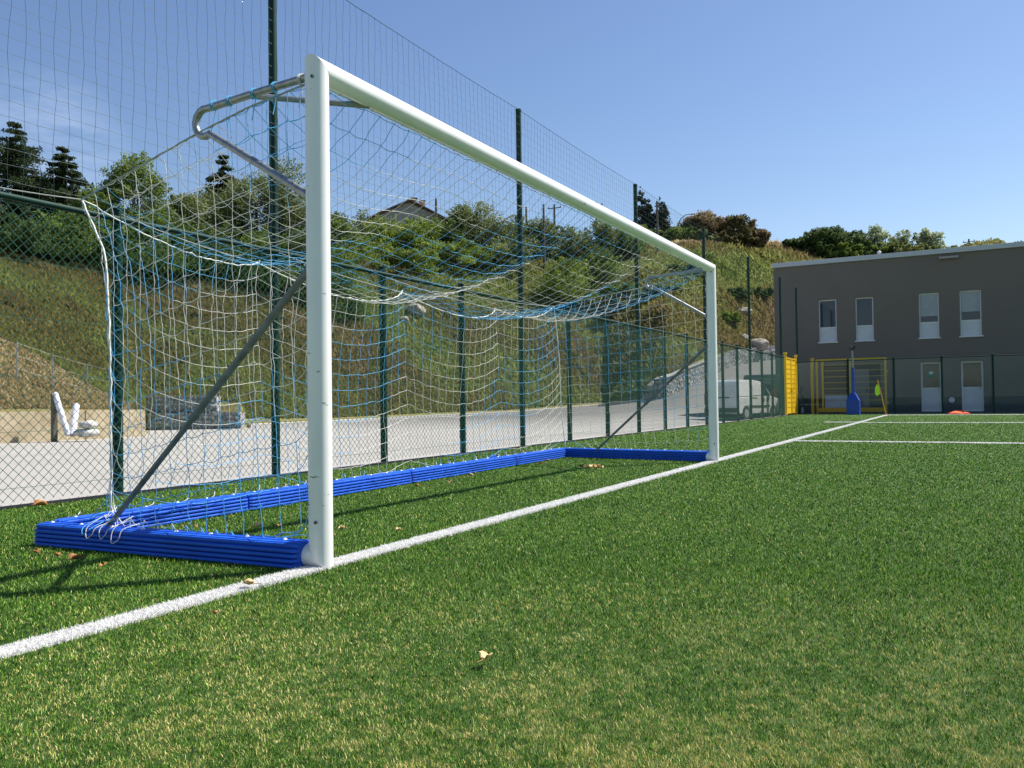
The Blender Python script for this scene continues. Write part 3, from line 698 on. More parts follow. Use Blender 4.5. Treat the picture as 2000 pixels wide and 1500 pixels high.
# yellow framed opening behind the far fence
XF = 38.6
M_yellow2 = mat('shade_dulled_yellow_paint', (.46, .33, .02), .5, var=.15)  # duller copy of the gate yellow, with shade painted into the colour
yf = empty('yellow_barrier_frame', (XF, 0, 0), 0, 'large yellow metal gate frame with thin rails in front of the building', 'gate frame')
def FP(px, py, X=XF): q = P(px, py, 0, X); return q[1], q[2]
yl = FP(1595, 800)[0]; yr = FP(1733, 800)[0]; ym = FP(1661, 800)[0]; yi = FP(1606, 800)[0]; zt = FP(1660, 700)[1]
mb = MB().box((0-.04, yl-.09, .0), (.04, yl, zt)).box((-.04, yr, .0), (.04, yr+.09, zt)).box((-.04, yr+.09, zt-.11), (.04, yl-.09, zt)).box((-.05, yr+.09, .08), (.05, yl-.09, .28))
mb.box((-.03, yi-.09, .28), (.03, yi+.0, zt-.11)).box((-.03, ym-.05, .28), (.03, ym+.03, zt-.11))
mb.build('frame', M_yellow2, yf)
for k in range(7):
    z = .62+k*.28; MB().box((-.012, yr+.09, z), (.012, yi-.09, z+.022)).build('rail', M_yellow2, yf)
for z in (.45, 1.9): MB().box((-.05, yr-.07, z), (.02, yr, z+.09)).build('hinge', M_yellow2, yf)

# ------------------------------------------------------------------ building
XB = 42.0; YL = P(1512, 600, 0, XB)[1]; YR = -32.0; ZR = P(1512, 524, 0, XB)[2]
bl = empty('taupe_building', (XB, YL, 0), 0, 'two storey taupe rendered building with pale roof edge at the far end', 'building'); bl.location = (0, 0, 0)
def BR(x0, y0, x1, y1, X=XB):
    xm = (x0+x1)/2; ym_ = (y0+y1)/2
    return (P(x1, ym_, 0, X)[1], P(x0, ym_, 0, X)[1], P(xm, y1, 0, X)[2], P(xm, y0, 0, X)[2])   # y lo, y hi, z lo, z hi
wins = [BR(1599, 585, 1634, 668), BR(1671, 581, 1706, 665), BR(1795, 572, 1834, 660), BR(1875, 567, 1917, 656)]
zb = sum(q[2] for q in wins)/4; ztp = sum(q[3] for q in wins)/4; wins = [(a, b, zb, ztp) for a, b, _, _ in wins]
doors = [BR(1799, 707, 1839, 797), BR(1878, 706, 1921, 797)]
dz = (doors[0][3]+doors[1][3])/2; doors = [(a, b, .02, dz) for a, b, _, _ in doors]
opn = BR(1608, 708, 1657, 797); opn = (opn[0], opn[1], .02, dz); gar = BR(1664, 708, 1720, 797); gar = (gar[0], gar[1], .02, dz)
extra = [(-9.6, -8.4, zb, ztp), (-11.8, -10.6, zb, ztp), (-15.5, -14.3, zb, ztp), (-17.8, -16.6, zb, ztp)]
holes = wins+doors+[opn, gar]+extra
ys = sorted(set([YR, YL]+[h[0] for h in holes]+[h[1] for h in holes])); zs = sorted(set([-.3, .72, ZR]+[h[2] for h in holes]+[h[3] for h in holes]))
mb = MB(); pl = MB()
for i in range(len(ys)-1):
    for j in range(len(zs)-1):
        cy, cz = (ys[i]+ys[i+1])/2, (zs[j]+zs[j+1])/2
        if any(h[0] < cy < h[1] and h[2] < cz < h[3] for h in holes): continue
        (pl if cz < .72 else mb).add([(XB, ys[i], zs[j]), (XB, ys[i], zs[j+1]), (XB, ys[i+1], zs[j+1]), (XB, ys[i+1], zs[j])], [(0, 1, 2, 3)])
for h in holes:
    a, b, c, d = h; e = XB+.22
    mb.add([(XB, a, c), (XB, b, c), (XB, b, d), (XB, a, d), (e, a, c), (e, b, c), (e, b, d), (e, a, d)], [(0, 1, 5, 4), (1, 2, 6, 5), (2, 3, 7, 6), (3, 0, 4, 7)])
mb.add([(XB, YL, -.3), (XB+16, YL, -.3), (XB+16, YL, ZR), (XB, YL, ZR), (XB, YR, -.3), (XB+16, YR, -.3), (XB+16, YR, ZR), (XB, YR, ZR)], [(0, 1, 2, 3), (5, 4, 7, 6), (1, 5, 6, 2)])
mb.build('wall', M_render, bl); pl.build('plinth', M_plinth, bl)
MB().box((XB-.12, YR-.2, ZR+.004), (XB+16.1, YL+.06, ZR+.24)).build('roof', M_fascia, bl, bevel=.015)
def window(h, kind):
    a, b, c, d = h; X = XB+.10; f = .055; mid = c+(d-c)*.34
    fr = MB().box((X, a, c), (X+.06, a+f, d)).box((X, b-f, c), (X+.06, b, d)).box((X, a+f, d-f), (X+.06, b-f, d)).box((X, a+f, c), (X+.06, b-f, c+f*.6)).box((X, a+f, mid-.03), (X+.06, b-f, mid+.035)).build('window', M_frame, bl)
    MB().box((X+.02, a+f, c+f*.6), (X+.045, b-f, mid-.03)).build('spandrel', M_panel, fr)
    MB().box((X+.03, a+f, mid+.035), (X+.04, b-f, d-f)).build('pane', M_glass, fr)
    if kind: MB().box((X+.022, a+f+.01, d-f-(d-mid)*kind), (X+.028, b-f-.01, d-f)).build('blind', M_blind, fr)
    MB().box((XB-.07, a-.06, c-.05), (X+.02, b+.06, c+.004)).build('sill', M_frame, fr)
for h, k in zip(wins+extra, (0, 0, .74, .66, 0, .5, 0, .8)): window(h, k)
def door(h, cross):
    a, b, c, d = h; X = XB+.10; f = .07; mid = c+(d-c)*.47
    dr = MB().box((X, a, c), (X+.06, a+f, d)).box((X, b-f, c), (X+.06, b, d)).box((X, a+f, d-f), (X+.06, b-f, d)).box((X, a+f, c), (X+.06, b-f, c+f)).box((X, a+f, mid-.04), (X+.06, b-f, mid+.04)).build('door', M_frame, bl)
    MB().box((X+.02, a+f, c+f), (X+.045, b-f, mid-.04)).build('door_panel', M_panel, dr)
    MB().box((X+.03, a+f, mid+.04), (X+.04, b-f, d-f)).build('pane', M_glass, dr)
    MB().tube([(X-.05, a+.10, mid), (X-.05, a+.2, mid)], .012, 6).build('handle', M_dark, dr)
    if cross:
        ym2 = (a+b)/2; z = mid+(d-mid)*.55
        sg = MB().box((X+.022, ym2-.13, z-.17), (X+.029, ym2+.13, z+.17)).build('first_aid_sign', mat('sign_green', (.01, .22, .13), .5), dr)
        MB().box((X+.017, ym2-.035, z-.02), (X+.021, ym2+.035, z+.14)).box((X+.017, ym2-.10, z+.03), (X+.0213, ym2-.036, z+.09)).box((X+.017, ym2+.036, z+.03), (X+.0213, ym2+.10, z+.09)).build('white_cross', M_white, sg)
door(doors[0], True); door(doors[1], False)
# louvred door and grey door behind the yellow frame
a, b, c, d = opn; lv = MB().box((XB+.16, a, c), (XB+.2, b, d)).build('louvred_door', mat('brown_shutter', (.07, .055, .045), .7, var=.15), bl); mb = MB()
for k in range(14): z = c+.95+k*(d-c-1.0)/14; mb.box((XB+.12, a+.05, z), (XB+.155, b-.05, z+.05))
mb.build('louvres', mat('brown_louvre', (.12, .09, .065), .7), lv)
MB().box((XB+.11, a+.05, c+.02), (XB+.155, b-.05, c+.85)).build('lower_panel', M_panel, lv)
a, b, c, d = gar; gd = MB().box((XB+.14, a+.55, c), (XB+.2, b, d-.25)).build('grey_door', mat('grey_door_paint', (.14, .15, .17), .6, var=.08), bl)
MB().box((XB+.15, a, c), (XB+.21, a+.54, d)).box((XB+.15, a+.54, d-.24), (XB+.21, b, d)).build('door_surround', M_plinth, bl)
MB().box((XB+.10, a+.62, 1.0), (XB+.137, a+.66, 1.3)).build('handle', M_dark, gd)
q = P(1853, 503, 0, XB); MB().box((XB-.22, q[1]-.42, q[2]-.06), (XB, q[1]+.42, q[2]+.05)).build('flood_light', mat('grey_lamp_housing', (.28, .26, .27), .5), bl, bevel=.01)
q = P(1859, 781, 0, XB); MB().tube([(XB-.02, q[1], q[2]), (XB+.01, q[1], q[2])], .13, 16).build('wall_vent', M_panel, bl)
q = P(1737, 486, 0, XB+.6); MB().lathe([(.05, 0), (.05, .2), (.10, .2), (.10, .27), (.03, .32)], (XB+.6, P(1717, 490, 0, XB+.6)[1], ZR+.2), 12).build('roof_vent', M_fascia, bl)

# ------------------------------------------------------------------ things by the far corner
def pos(px, py, z=0): q = P(px, py, 2, z); return q
cf = empty('corner_flag', (34.95, .02, 0), 0, 'fluorescent yellow corner flag on a leaning yellow pole', 'corner flag')
top = P(1714, 742, 0, 34.95)-np.array([34.95, .02, 0])
MB().tube([(0, 0, 0), tuple(top*.5), tuple(top)], .02, 10).build('pole', mat('flag_pole_yellow', (.62, .34, .02), .5), cf, smooth=True)
MB().lathe([(.05, 0), (.05, .03), (.028, .06)], (0, 0, 0), 10).build('foot', mat('red_base', (.4, .03, .02), .5), cf)
tv = Vector(top); fl = [(tv*1.0), tv*.62, tv*.62+Vector((.02, .20, -.14)), tv*.62+Vector((0, .26, .10)), tv*.82+Vector((.03, .16, .0)), tv*.72+Vector((-.05, .12, -.05)), tv*.66+Vector((-.04, .06, -.16))]
mb = MB(); mb.add([tuple(v) for v in fl], [(0, 1, 5, 4), (1, 6, 5), (5, 6, 2), (5, 2, 3), (4, 5, 3), (0, 4, 3)])
o = mb.build('flag', mat('fluorescent_yellow_cloth', (.52, .86, .02), .6, var=.12, vscale=9), cf); md = o.modifiers.new('s', 'SOLIDIFY'); md.thickness = .006
md = o.modifiers.new('ss', 'SUBSURF'); md.levels = 1; md.render_levels = 2
c = P(1667, 807.5, 2, 0)
c = P(1667, 800, 0, 36.4); pp = empty('padded_post', (36.4, c[1], 0), 0, 'blue padded post with square base and black top fitting near the yellow frame', 'post')
hb = P(1665, 782, 0, 36.4)[2]; hc = P(1665, 767, 0, 36.4)[2]; hp = P(1664, 718, 0, 36.4)[2]; ht = P(1664, 684, 0, 36.4)[2]
MB().add([(-.26,-.27,0),(.26,-.27,0),(.26,.27,0),(-.26,.27,0),(-.26,-.27,hb),(.26,-.27,hb),(.26,.27,hb),(-.26,.27,hb),(-.09,-.09,hc),(.09,-.09,hc),(.09,.09,hc),(-.09,.09,hc)],
  [(0,1,5,4),(1,2,6,5),(2,3,7,6),(3,0,4,7),(4,5,9,8),(5,6,10,9),(6,7,11,10),(7,4,8,11),(8,9,10,11),(3,2,1,0)]).build('base_padding', mat('navy_pvc_padding', (.01, .055, .36), .45, var=.1), pp, bevel=.02)
MB().lathe([(.075, hc), (.07, hp)], (0, 0, 0), 16).build('pole_padding', mat('navy_pvc_padding', (.01, .055, .36)), pp, smooth=True)
MB().lathe([(.04, hp), (.04, ht)], (0, 0, 0), 12).build('pole', mat('grey_pole', (.22, .25, .25), .5), pp, smooth=True)
MB().box((-.07, -.09, ht), (.09, .09, ht+.12)).box((-.05, -.15, ht+.10), (.04, -.04, ht+.2)).tube([(0, .02, ht+.1), (0, .1, ht+.22)], .03, 8).build('top_fitting', M_dark, pp, bevel=.01)
c = P(1873, 807, 0, 36.2); ob = empty('training_bib', (36.2, c[1], 0), 0, 'crumpled orange bib lying on the turf at the far touch line', 'bib')
mb = MB(); G = 9
vs = [(.7*(i/(G-1)-.5)+RNG.normal(0, .02), .82*(j/(G-1)-.5)+RNG.normal(0, .02), .02+(.055+.05*math.sin(i*1.9+j*.8)+.04*RNG.random())*math.sin(math.pi*i/(G-1))**.5*math.sin(math.pi*j/(G-1))**.5) for i in range(G) for j in range(G)]
mb.add(vs, [(i*G+j, i*G+j+1, (i+1)*G+j+1, (i+1)*G+j) for i in range(G-1) for j in range(G-1)])
o = mb.build('cloth', M_orange, ob, smooth='all'); md = o.modifiers.new('s', 'SOLIDIFY'); md.thickness = .012

# ------------------------------------------------------------------ left: retaining wall, gabions, pipes
def follow(pxs, dr=0):
    out_ = []
    for px in pxs:
        a = AZ(px); R, Z = prof(a); out_.append(Vector((CAM_LOC[0]+(R[0]+dr)*math.cos(a), CAM_LOC[1]+(R[0]+dr)*math.sin(a), Z[0])))
    return out_
wl = MB(); q = follow([-500, -250, 0, 90, 180, 279], -.12)
for a, b in zip(q, q[1:]): wl.extrude([(-.13, -.3), (.13, -.3), (.13, 1.12), (-.13, 1.12)], a-(b-a).normalized()*.35, b)
wl.build('retaining_wall', M_wallc, label='low beige stained concrete retaining wall at the left of the car park', cat='wall')
def stone_mat(nm, sc_, kb=1.0):
    M_ = bpy.data.materials.new(nm); M_.use_nodes = True; t_ = M_.node_tree; b_ = t_.nodes['Principled BSDF']; b_.inputs['Roughness'].default_value = .9
    c_ = t_.nodes.new('ShaderNodeTexCoord'); v_ = t_.nodes.new('ShaderNodeTexVoronoi'); v_.inputs['Scale'].default_value = sc_; r_ = t_.nodes.new('ShaderNodeValToRGB'); t_.links.new(c_.outputs['Object'], v_.inputs['Vector'])
    sp = t_.nodes.new('ShaderNodeSeparateColor'); t_.links.new(v_.outputs['Color'], sp.inputs[0]); r_.color_ramp.elements[0].color = (.22*kb, .22*kb, .22*kb, 1); r_.color_ramp.elements[1].color = (.74*kb, .73*kb, .71*kb, 1); t_.links.new(sp.outputs[0], r_.inputs[0])
    mm = t_.nodes.new('ShaderNodeMixRGB'); mm.blend_type = 'MULTIPLY'; r2 = t_.nodes.new('ShaderNodeValToRGB'); r2.color_ramp.elements[0].position = .35; r2.color_ramp.elements[1].position = .62; r2.color_ramp.elements[0].color = (1, 1, 1, 1); r2.color_ramp.elements[1].color = (.45, .45, .45, 1)
    t_.links.new(v_.outputs['Distance'], r2.inputs[0]); mm.inputs['Fac'].default_value = 1; t_.links.new(r_.outputs[0], mm.inputs['Color1']); t_.links.new(r2.outputs[0], mm.inputs['Color2']); t_.links.new(mm.outputs[0], b_.inputs['Base Color'])
    bp_ = t_.nodes.new('ShaderNodeBump'); bp_.invert = True; bp_.inputs['Distance'].default_value = .12; t_.links.new(v_.outputs['Distance'], bp_.inputs['Height']); t_.links.new(bp_.outputs[0], b_.inputs['Normal'])
    return M_
M_stone = stone_mat('gabion_stone', 7.0); M_stone2 = stone_mat('gabion_stone_coarse', 3.6, .68)
def gabion(a, b, z, h, d, label, group, dz=0):
    a = Vector(a); b = Vector(b); a.z = b.z = 0; L_ = (b-a).length; ang = math.atan2(b.y-a.y, b.x-a.x); g = empty('gabion', (a.x, a.y, z), ang, label, 'gabion', group)
    # stones pushed out irregularly, then the wire cage
    nx, nz_ = max(int(L_/.16), 3), max(int(h/.16), 3); mb = MB(); vs = []; fs = []
    rnd = lambda: RNG.random()*.05
    for i in range(nx+1):
        for j in range(nz_+1): vs.append((L_*i/nx, -rnd(), h*j/nz_-(rnd() if j == nz_ else 0)))
    for i in range(nx):
        for j in range(nz_): k = i*(nz_+1)+j; fs.append((k, k+nz_+1, k+nz_+2, k+1))
    mb.add(vs, fs).box((0, .002, 0), (L_, d, h-.05)); mb.build('stone_fill', M_stone2 if dz else M_stone, g)
    mb = MB(); 
    for i in range(int(L_/.2)+1): x = min(i*.2, L_); mb.tube([(x, -.06, 0), (x, -.06, h), (x, d*.5, h+.01)], .004, 3)
    for j in range(int(h/.2)+1): mb.tube([(0, -.06, j*.2), (L_, -.06, j*.2)], .004, 3)
    o2 = mb.build('wire_cage', mat('dull_wire', (.30, .30, .30), .9), g)
    for o_ in [x for x in bpy.data.objects if x.parent == g]:
        for v in o_.data.vertices: v.co.z += dz*v.co.x/L_
q0 = at(287, 780, 46.6); q1 = at(470, 780, 45.2); q0, q1 = Vector(q0), Vector(q1); names = ['left end', 'second from left', 'third from left', 'right end']
n_ = 4
for k in range(n_):
    gabion(q0.lerp(q1, k/n_), q0.lerp(q1, (k+1)/n_-.004), -.46, .92, .9, f'grey stone gabion at the {names[k]} of the bottom row', 'bottom row gabions by the car park')
for k in range(3):
    gabion(q0.lerp(q1, (k+.05)/n_)+Vector((.1, .25, 0)), q0.lerp(q1, (k+1.04)/n_)+Vector((.1, .25, 0)), .465, .86, .8, f'{["left", "middle", "right"][k]} of three grey gabions stacked on the bottom row', 'upper gabions by the car park')
# leaning white rolls, sacks, timber post
rc = at(138, 850, 34.6); gz = ground_z(rc[0], rc[1])
def roll(px0, py0, px1, py1, r0, r1, rad, label):
    a = at(px0, py0, r0); b = at(px1, py1, r1); o = empty('plastic_roll', tuple(a), 0, label, 'roll', 'white rolls leaning on the wall'); d = b-a
    MB().tube([(0, 0, 0), tuple(d)], rad, 14).build('sheeting', mat('white_sheeting', (.66, .66, .70), .45, var=.12, vscale=4), o, smooth=True)
    MB().tube([tuple(d*.999), tuple(d*1.02)], rad*.6, 12).build('core', mat('cardboard_core', (.45, .36, .28), .8), o)
roll(133, 850, 107, 768, 34.3, 34.75, .105, 'long white wrapped roll leaning left against the concrete wall')
roll(141, 850, 149, 790, 34.3, 34.9, .12, 'shorter white wrapped roll leaning upright beside the sacks')
for k, (px, py, s_) in enumerate(((171, 845, .78), (173, 829, .72), (154, 845, .5))):
    c = at(px, py, 34.1); o = empty('sack', (c[0], c[1], c[2]), .4*k, ['pale grey sack on the ground at the foot of the wall', 'pale grey sack lying on top of the lower sack', 'small pale bag beside the leaning rolls'][k], 'sack')
    mb = MB(); n1, n2 = 14, 9; vs = []
    for i in range(n2):
        ph = math.pi*i/(n2-1)-math.pi/2
        for j in range(n1):
            th = 2*math.pi*j/n1; e = .55; cx = math.copysign(abs(math.cos(th))**e, math.cos(th)); sy = math.copysign(abs(math.sin(th))**e, math.sin(th))
            vs.append((.46*s_*cx*math.cos(ph)**.5*(1+.06*RNG.normal()), .36*s_*sy*math.cos(ph)**.5, .19*s_*math.sin(ph)*(1+.08*RNG.normal())))
    mb.add(vs, [(i*n1+j, i*n1+(j+1) % n1, (i+1)*n1+(j+1) % n1, (i+1)*n1+j) for i in range(n2-1) for j in range(n1)])
    mb.build('sacking', mat('pale_sack', (.48, .47, .44), .85, var=.15, bump=.4, bscale=15), o, smooth='all')
c = at(106, 850, 34.75); MB().box((c[0]-.08, c[1]-.08, gz-.1), (c[0]+.08, c[1]+.08, gz+1.75)).build('timber_post', M_wood, label='dark timber post standing against the concrete wall by the white rolls', cat='post')
# little wire fence on the mound
wf = empty('wire_fence', (0, 0, 0), 0, 'light wire fence on thin metal stakes along the dry mound behind the wall', 'fence')
wp = []
for px in (-160, -60, 33, 103, 171, 236):
    c = at(px, 800, 38.6); z = ground_z(c[0], c[1]); c[2] = z; wp.append(c); MB().tube([(c[0], c[1], z-.1), (c[0], c[1], z+1.55)], .03, 8).build('stake', M_steel, wf)
for h in (.5, 1.0, 1.5):
    for a, b in zip(wp, wp[1:]): MB().tube([(a[0], a[1], a[2]+h), (b[0], b[1], b[2]+h)], .006, 4).build('wire', M_steel, wf)
a, b = wp[4], wp[3]; MB().tube([(a[0], a[1], a[2]+1.3), tuple(np.array(a)+(np.array(b)-np.array(a))*.4)], .022, 6).build('stay', M_steel, wf)

# ------------------------------------------------------------------ ramp gabion wall (right)
pxs = [1300, 1318, 1336, 1354, 1375, 1400, 1430, 1462, 1500, 1545]
q = follow(pxs, -.35); qt = []
for a, b, k in zip(q, q[1:], range(20)):
    w_ = ["first","second","third","fourth","fifth","sixth","seventh","eighth","ninth"][k]
    gabion(a, b, a.z-.25, 1.72, .9, f'grey gabion beside the rising road, {w_} from the low end', 'gabions beside the rising road', b.z-a.z)
    if k < 5: MB().extrude([(-.13, 1.474), (.5, 1.474), (.5, 1.54), (-.13, 1.54)], (a.x, a.y, a.z), (b.x, b.y, b.z)).build('coping_slab', mat('grey_coping', (.27, .26, .24), .9, var=.2, vscale=2), label=f'pale concrete coping over the {w_} gabion of the rising road', cat='coping', group='copings on the roadside gabions')
def rock(px, py, r, s, label, seed, par_z=None):
    g = np.random.default_rng(seed); c = at(px, py, r); z = ground_z(c[0], c[1]); mb = MB(); n1, n2 = 40, 26; vs = []; K = g.normal(0, 1, (9, 3))*g.uniform(1.2, 5, (9, 1)); ph0 = g.uniform(0, 6, 9)
    cut = g.normal(0, 1, (9, 3)); cut /= np.linalg.norm(cut, axis=1, keepdims=True)
    for i in range(n2):
        ph = math.pi*(i/(n2-1))-math.pi/2
        for j in range(n1):
            th = 2*math.pi*j/n1; d = np.array([math.cos(th)*math.cos(ph), math.sin(th)*math.cos(ph), math.sin(ph)]); k = 1.0
            for q_ in range(9): k = min(k, (.74+.02*q_)/max(d @ cut[q_], .01))          # flat broken faces
            k *= 1+.035*sum(math.sin(K[q_] @ d*2+ph0[q_]) for q_ in range(9))*.5; vs.append(tuple(d*np.array(s)*k))
    mb.add(vs, [(i*n1+j, i*n1+(j+1) % n1, (i+1)*n1+(j+1) % n1, (i+1)*n1+j) for i in range(n2-1) for j in range(n1)])
    o = mb.build('boulder', M_rock, label=label, cat='rock', group='pale boulders on the hillside'); o.location = (c[0], c[1], z+s[2]*.25); o.rotation_euler = (g.uniform(-.3, .3), .2, g.uniform(0, 3))
for k, a in enumerate([(812, 650, 75, (1.2, .9, .7), 'large pale boulder in the scrub seen through the goal net'), (790, 665, 73, (.55, .5, .4), 'small pale rock below the large boulder seen through the net'), (1448, 634, 97, (1.3, .8, .45), 'pale flat boulder upper of the two right of the far goal post'), (1478, 672, 90, (1.35, 1.0, .75), 'large cream boulder just above the roadside gabions'),
    (1452, 664, 90.5, (.8, .7, .5), 'small cream boulder left of the large one above the gabions'), (1287, 752, 66.4, (1.1, .8, .5), 'flat grey rock at the low end of the roadside gabions'), (1270, 762, 66, (.8, .6, .45), 'grey rock tumbled on the kerb left of the gabions')]):
    rock(a[0], a[1], a[2], a[3], a[4], k+20)

# ------------------------------------------------------------------ vehicles
def prism(mb, outline, y0, y1, mi=0, inset=0):
    n = len(outline); vs = [(x, y0, z) for x, z in outline]+[(x, y1, z) for x, z in outline]
    mb.add(vs, [tuple(range(n)), tuple(range(n, 2*n))[::-1]]+[(j, n+j, n+(j+1) % n, (j+1) % n) for j in range(n)], mi)
def arch_pts(cx, r, z0=.28, n=8): return [(cx+r*math.cos(a), z0+r*math.sin(a)) for a in np.linspace(0, math.pi, n)]
def make_van(loc, rz, label, paint, side_glass, marks, H=1.82):
    v = empty('parked_van', loc, rz, label, 'van'); k = H/1.82; Wd = .84
    low = [(-2.0, .32)]+arch_pts(-1.25, .36)[::-1]+arch_pts(1.38, .36)[::-1]+[(2.0, .34), (2.04, .62), (1.98, .95), (1.2, 1.08*k), (-2.0, 1.05*k)]
    body = MB(); prism(body, low, -Wd, Wd)
    up = [(-2.0, 1.05*k), (1.2, 1.08*k), (.62, 1.68*k), (.2, H-.04), (-.3, H), (-1.85, H), (-1.97, H-.12)]
    n = len(up); vs = [(x, -Wd+(.0 if z < 1.2*k else .10), z) for x, z in up]+[(x, Wd-(.0 if z < 1.2*k else .10), z) for x, z in up]
    body.add(vs, [tuple(range(n)), tuple(range(n, 2*n))[::-1]]+[(j, n+j, n+(j+1) % n, (j+1) % n) for j in range(n)])
    body.build('body', paint, v, bevel=.035)
    s = -1
    gl = MB()
    for s in (-1, 1):
        y = s*(Wd+.004); y2 = s*(Wd-.065); 
        gl.add([(1.08, y, 1.11*k), (.28, y, 1.11*k), (.28, y2, 1.60*k), (.60, y2, 1.60*k)], [(0, 1, 2, 3)])
    gl.build('side_window', M_glass, v)
    gl = MB(); 
    for s in (-1, 1): gl.add([(.16, s*(Wd+.004), 1.12*k), (-.62, s*(Wd+.004), 1.12*k), (-.54, s*(Wd-.065), 1.60*k), (.16, s*(Wd-.065), 1.60*k)], [(0, 1, 2, 3)])
    gl.build('side_panel', M_glass if side_glass else mat('white_van_panel', (.60, .62, .63), .35), v)
    MB().add([(1.20, -.74, 1.10*k), (1.20, .74, 1.10*k), (.64, .66, 1.67*k), (.64, -.66, 1.67*k)], [(0, 1, 2, 3)]).build('windscreen', M_glass, v).location = (.012, 0, .006)
    MB().box((-2.012, -.68, 1.12*k), (-2.0, -.04, 1.58*k)).box((-2.012, .04, 1.12*k), (-2.0, .68, 1.58*k)).build('rear_window', M_glass if side_glass else mat('white_van_panel', (.60, .62, .63), .35), v)
    MB().box((-2.09, -.82, .36), (-2.0, .82, .56)).build('rear_bumper', M_dark, v, bevel=.02)
    MB().box((2.0, -.80, .32), (2.10, .80, .58)).build('front_bumper', M_dark, v, bevel=.02)
    MB().box((-1.0, -Wd-.025, .60), (1.0, -Wd+.0, .66)).box((-1.0, Wd, .60), (1.0, Wd+.025, .66)).build('side_moulding', M_dark, v)
    MB().box((-.85, -Wd-.015, 1.0*k), (-.20, -Wd, 1.03*k)).build('sliding_door_rail', M_dark, v)
    for s in (-1, 1):
        MB().box((-2.02, s*.84-.07 if s > 0 else -.845, .72), (-1.96, .845 if s > 0 else -.77, 1.25*k)).build('tail_light', mat('tail_light_red', (.35, .02, .015), .3), v)
        MB().box((1.92, s*.6-.14, .74), (2.03, s*.6+.14, .92)).build('headlight', mat('lamp_glass', (.55, .57, .6), .1), v, bevel=.02)
        MB().box((1.05, s*(Wd+.09)-.07, 1.10*k), (1.12, s*(Wd+.09)+.07, 1.30*k)).build('wing_mirror', M_dark, v, bevel=.02)
    MB().box((-2.03, -.30, .78), (-2.013, .30, .90)).build('number_plate', M_white, v); MB().box((-2.05, -.42, 1.0*k), (-2.02, .42, 1.05*k)).build('rear_handle', M_dark, v)
    for x in (-1.25, 1.38):
        for s in (-1, 1):
            wv = MB().tube([(x, s*.66, .31), (x, s*.845, .31)], .31, 22).build('wheel', mat('tyre_rubber', (.02, .02, .02), .8), v, smooth=True)
            MB().tube([(x, s*.84, .31), (x, s*.856, .31)], .19, 16).build('rim', mat('silver_rim', (.55, .56, .57), .35, metal=.4), wv)
    if marks:
        mb = MB()
        for x in (.42, .80):
            for dx, dz in ((0, .07), (.0, -.07), (.07, 0), (-.07, 0)): mb.add([(x+dx-.062, -Wd-.006, .90+dz), (x+dx, -Wd-.006, .90+dz-.062), (x+dx+.062, -Wd-.006, .90+dz), (x+dx, -Wd-.006, .90+dz+.062)], [(0, 1, 2, 3)])
        mb.build('blue_emblem', mat('emblem_blue', (.02, .04, .14), .5), v)
    return v
c = at(1451, 800, 40.3); vz = ground_z(c[0], c[1])
make_van((c[0], c[1], vz), math.radians(-15), 'white panel van with two dark blue emblems on its door parked behind the fence', mat('white_van_paint', (.72, .73, .74), .3, coat=.4), False, True)
c = at(1514, 800, 43.5); vz = ground_z(c[0], c[1])
make_van((c[0], c[1], vz), math.radians(-12), 'dark grey green van parked beyond the white van beside the gate', mat('dark_van_paint', (.02, .032, .032), .35, coat=.3), True, False, 2.12)

# ------------------------------------------------------------------ house and poles on the ridge
hr = 104; hc_ = at(800, 430, hr); hz = at(800, 444, hr)[2]; hs_ = empty('hillside_house', (hc_[0], hc_[1], hz-4), AZ(800)+.12, 'pale house with low pitched roof and chimneys behind the trees on the ridge', 'house')
wp_ = hr/FPX
Wg, Ln, Hw, Hr = 9.6, 11.0, 4.9, 2.3
# gable faces local -x
mb = MB().add([(0, -Wg/2, 0), (0, Wg/2, 0), (0, Wg/2, Hw), (0, 0, Hw+Hr), (0, -Wg/2, Hw), (Ln, -Wg/2, 0), (Ln, Wg/2, 0), (Ln, Wg/2, Hw), (Ln, 0, Hw+Hr), (Ln, -Wg/2, Hw)], [(4, 3, 2, 1, 0), (5, 6, 7, 8, 9), (0, 5, 9, 4), (1, 2, 7, 6)])
mb.build('wall', mat('pale_house_render', (.34, .33, .30), .9, var=.1, vscale=1), hs_)
e = .6; sl = Hr/(Wg/2)
rf = MB()
for s in (-1, 1):
    a = (-e, 0, Hw+Hr+.05); b = (Ln+e, 0, Hw+Hr+.05); c2 = (Ln+e, s*(Wg/2+e), Hw+.05-sl*e); d2 = (-e, s*(Wg/2+e), Hw+.05-sl*e)
    up_ = lambda p_: (p_[0], p_[1], p_[2]+.2)
    rf.add([a, b, c2, d2, up_(a), up_(b), up_(c2), up_(d2)], [(0, 1, 2, 3), (7, 6, 5, 4), (0, 3, 7, 4), (1, 5, 6, 2), (2, 6, 7, 3)])
rfo = rf.build('roof', mat('roof_tiles_brown', (.14, .075, .05), .85, var=.3, vscale=3), hs_)
for x, y in ((1.4, -1.1), (2.6, -2.3), (7.0, -3.0)):
    MB().box((x, y, Hw+Hr-.8), (x+.6, y+.6, Hw+Hr+.75)).build('chimney', mat('chimney_pink', (.48, .33, .27), .8), rfo); MB().box((x-.1, y-.1, Hw+Hr+.752), (x+.7, y+.7, Hw+Hr+.9)).build('chimney_cap', M_bark, rfo)
for y in (-1.6, 1.8): f_ = MB().box((-.06, y-.45, 3.0), (.0, y+.45, 4.3)).build('window', M_dark, hs_); 
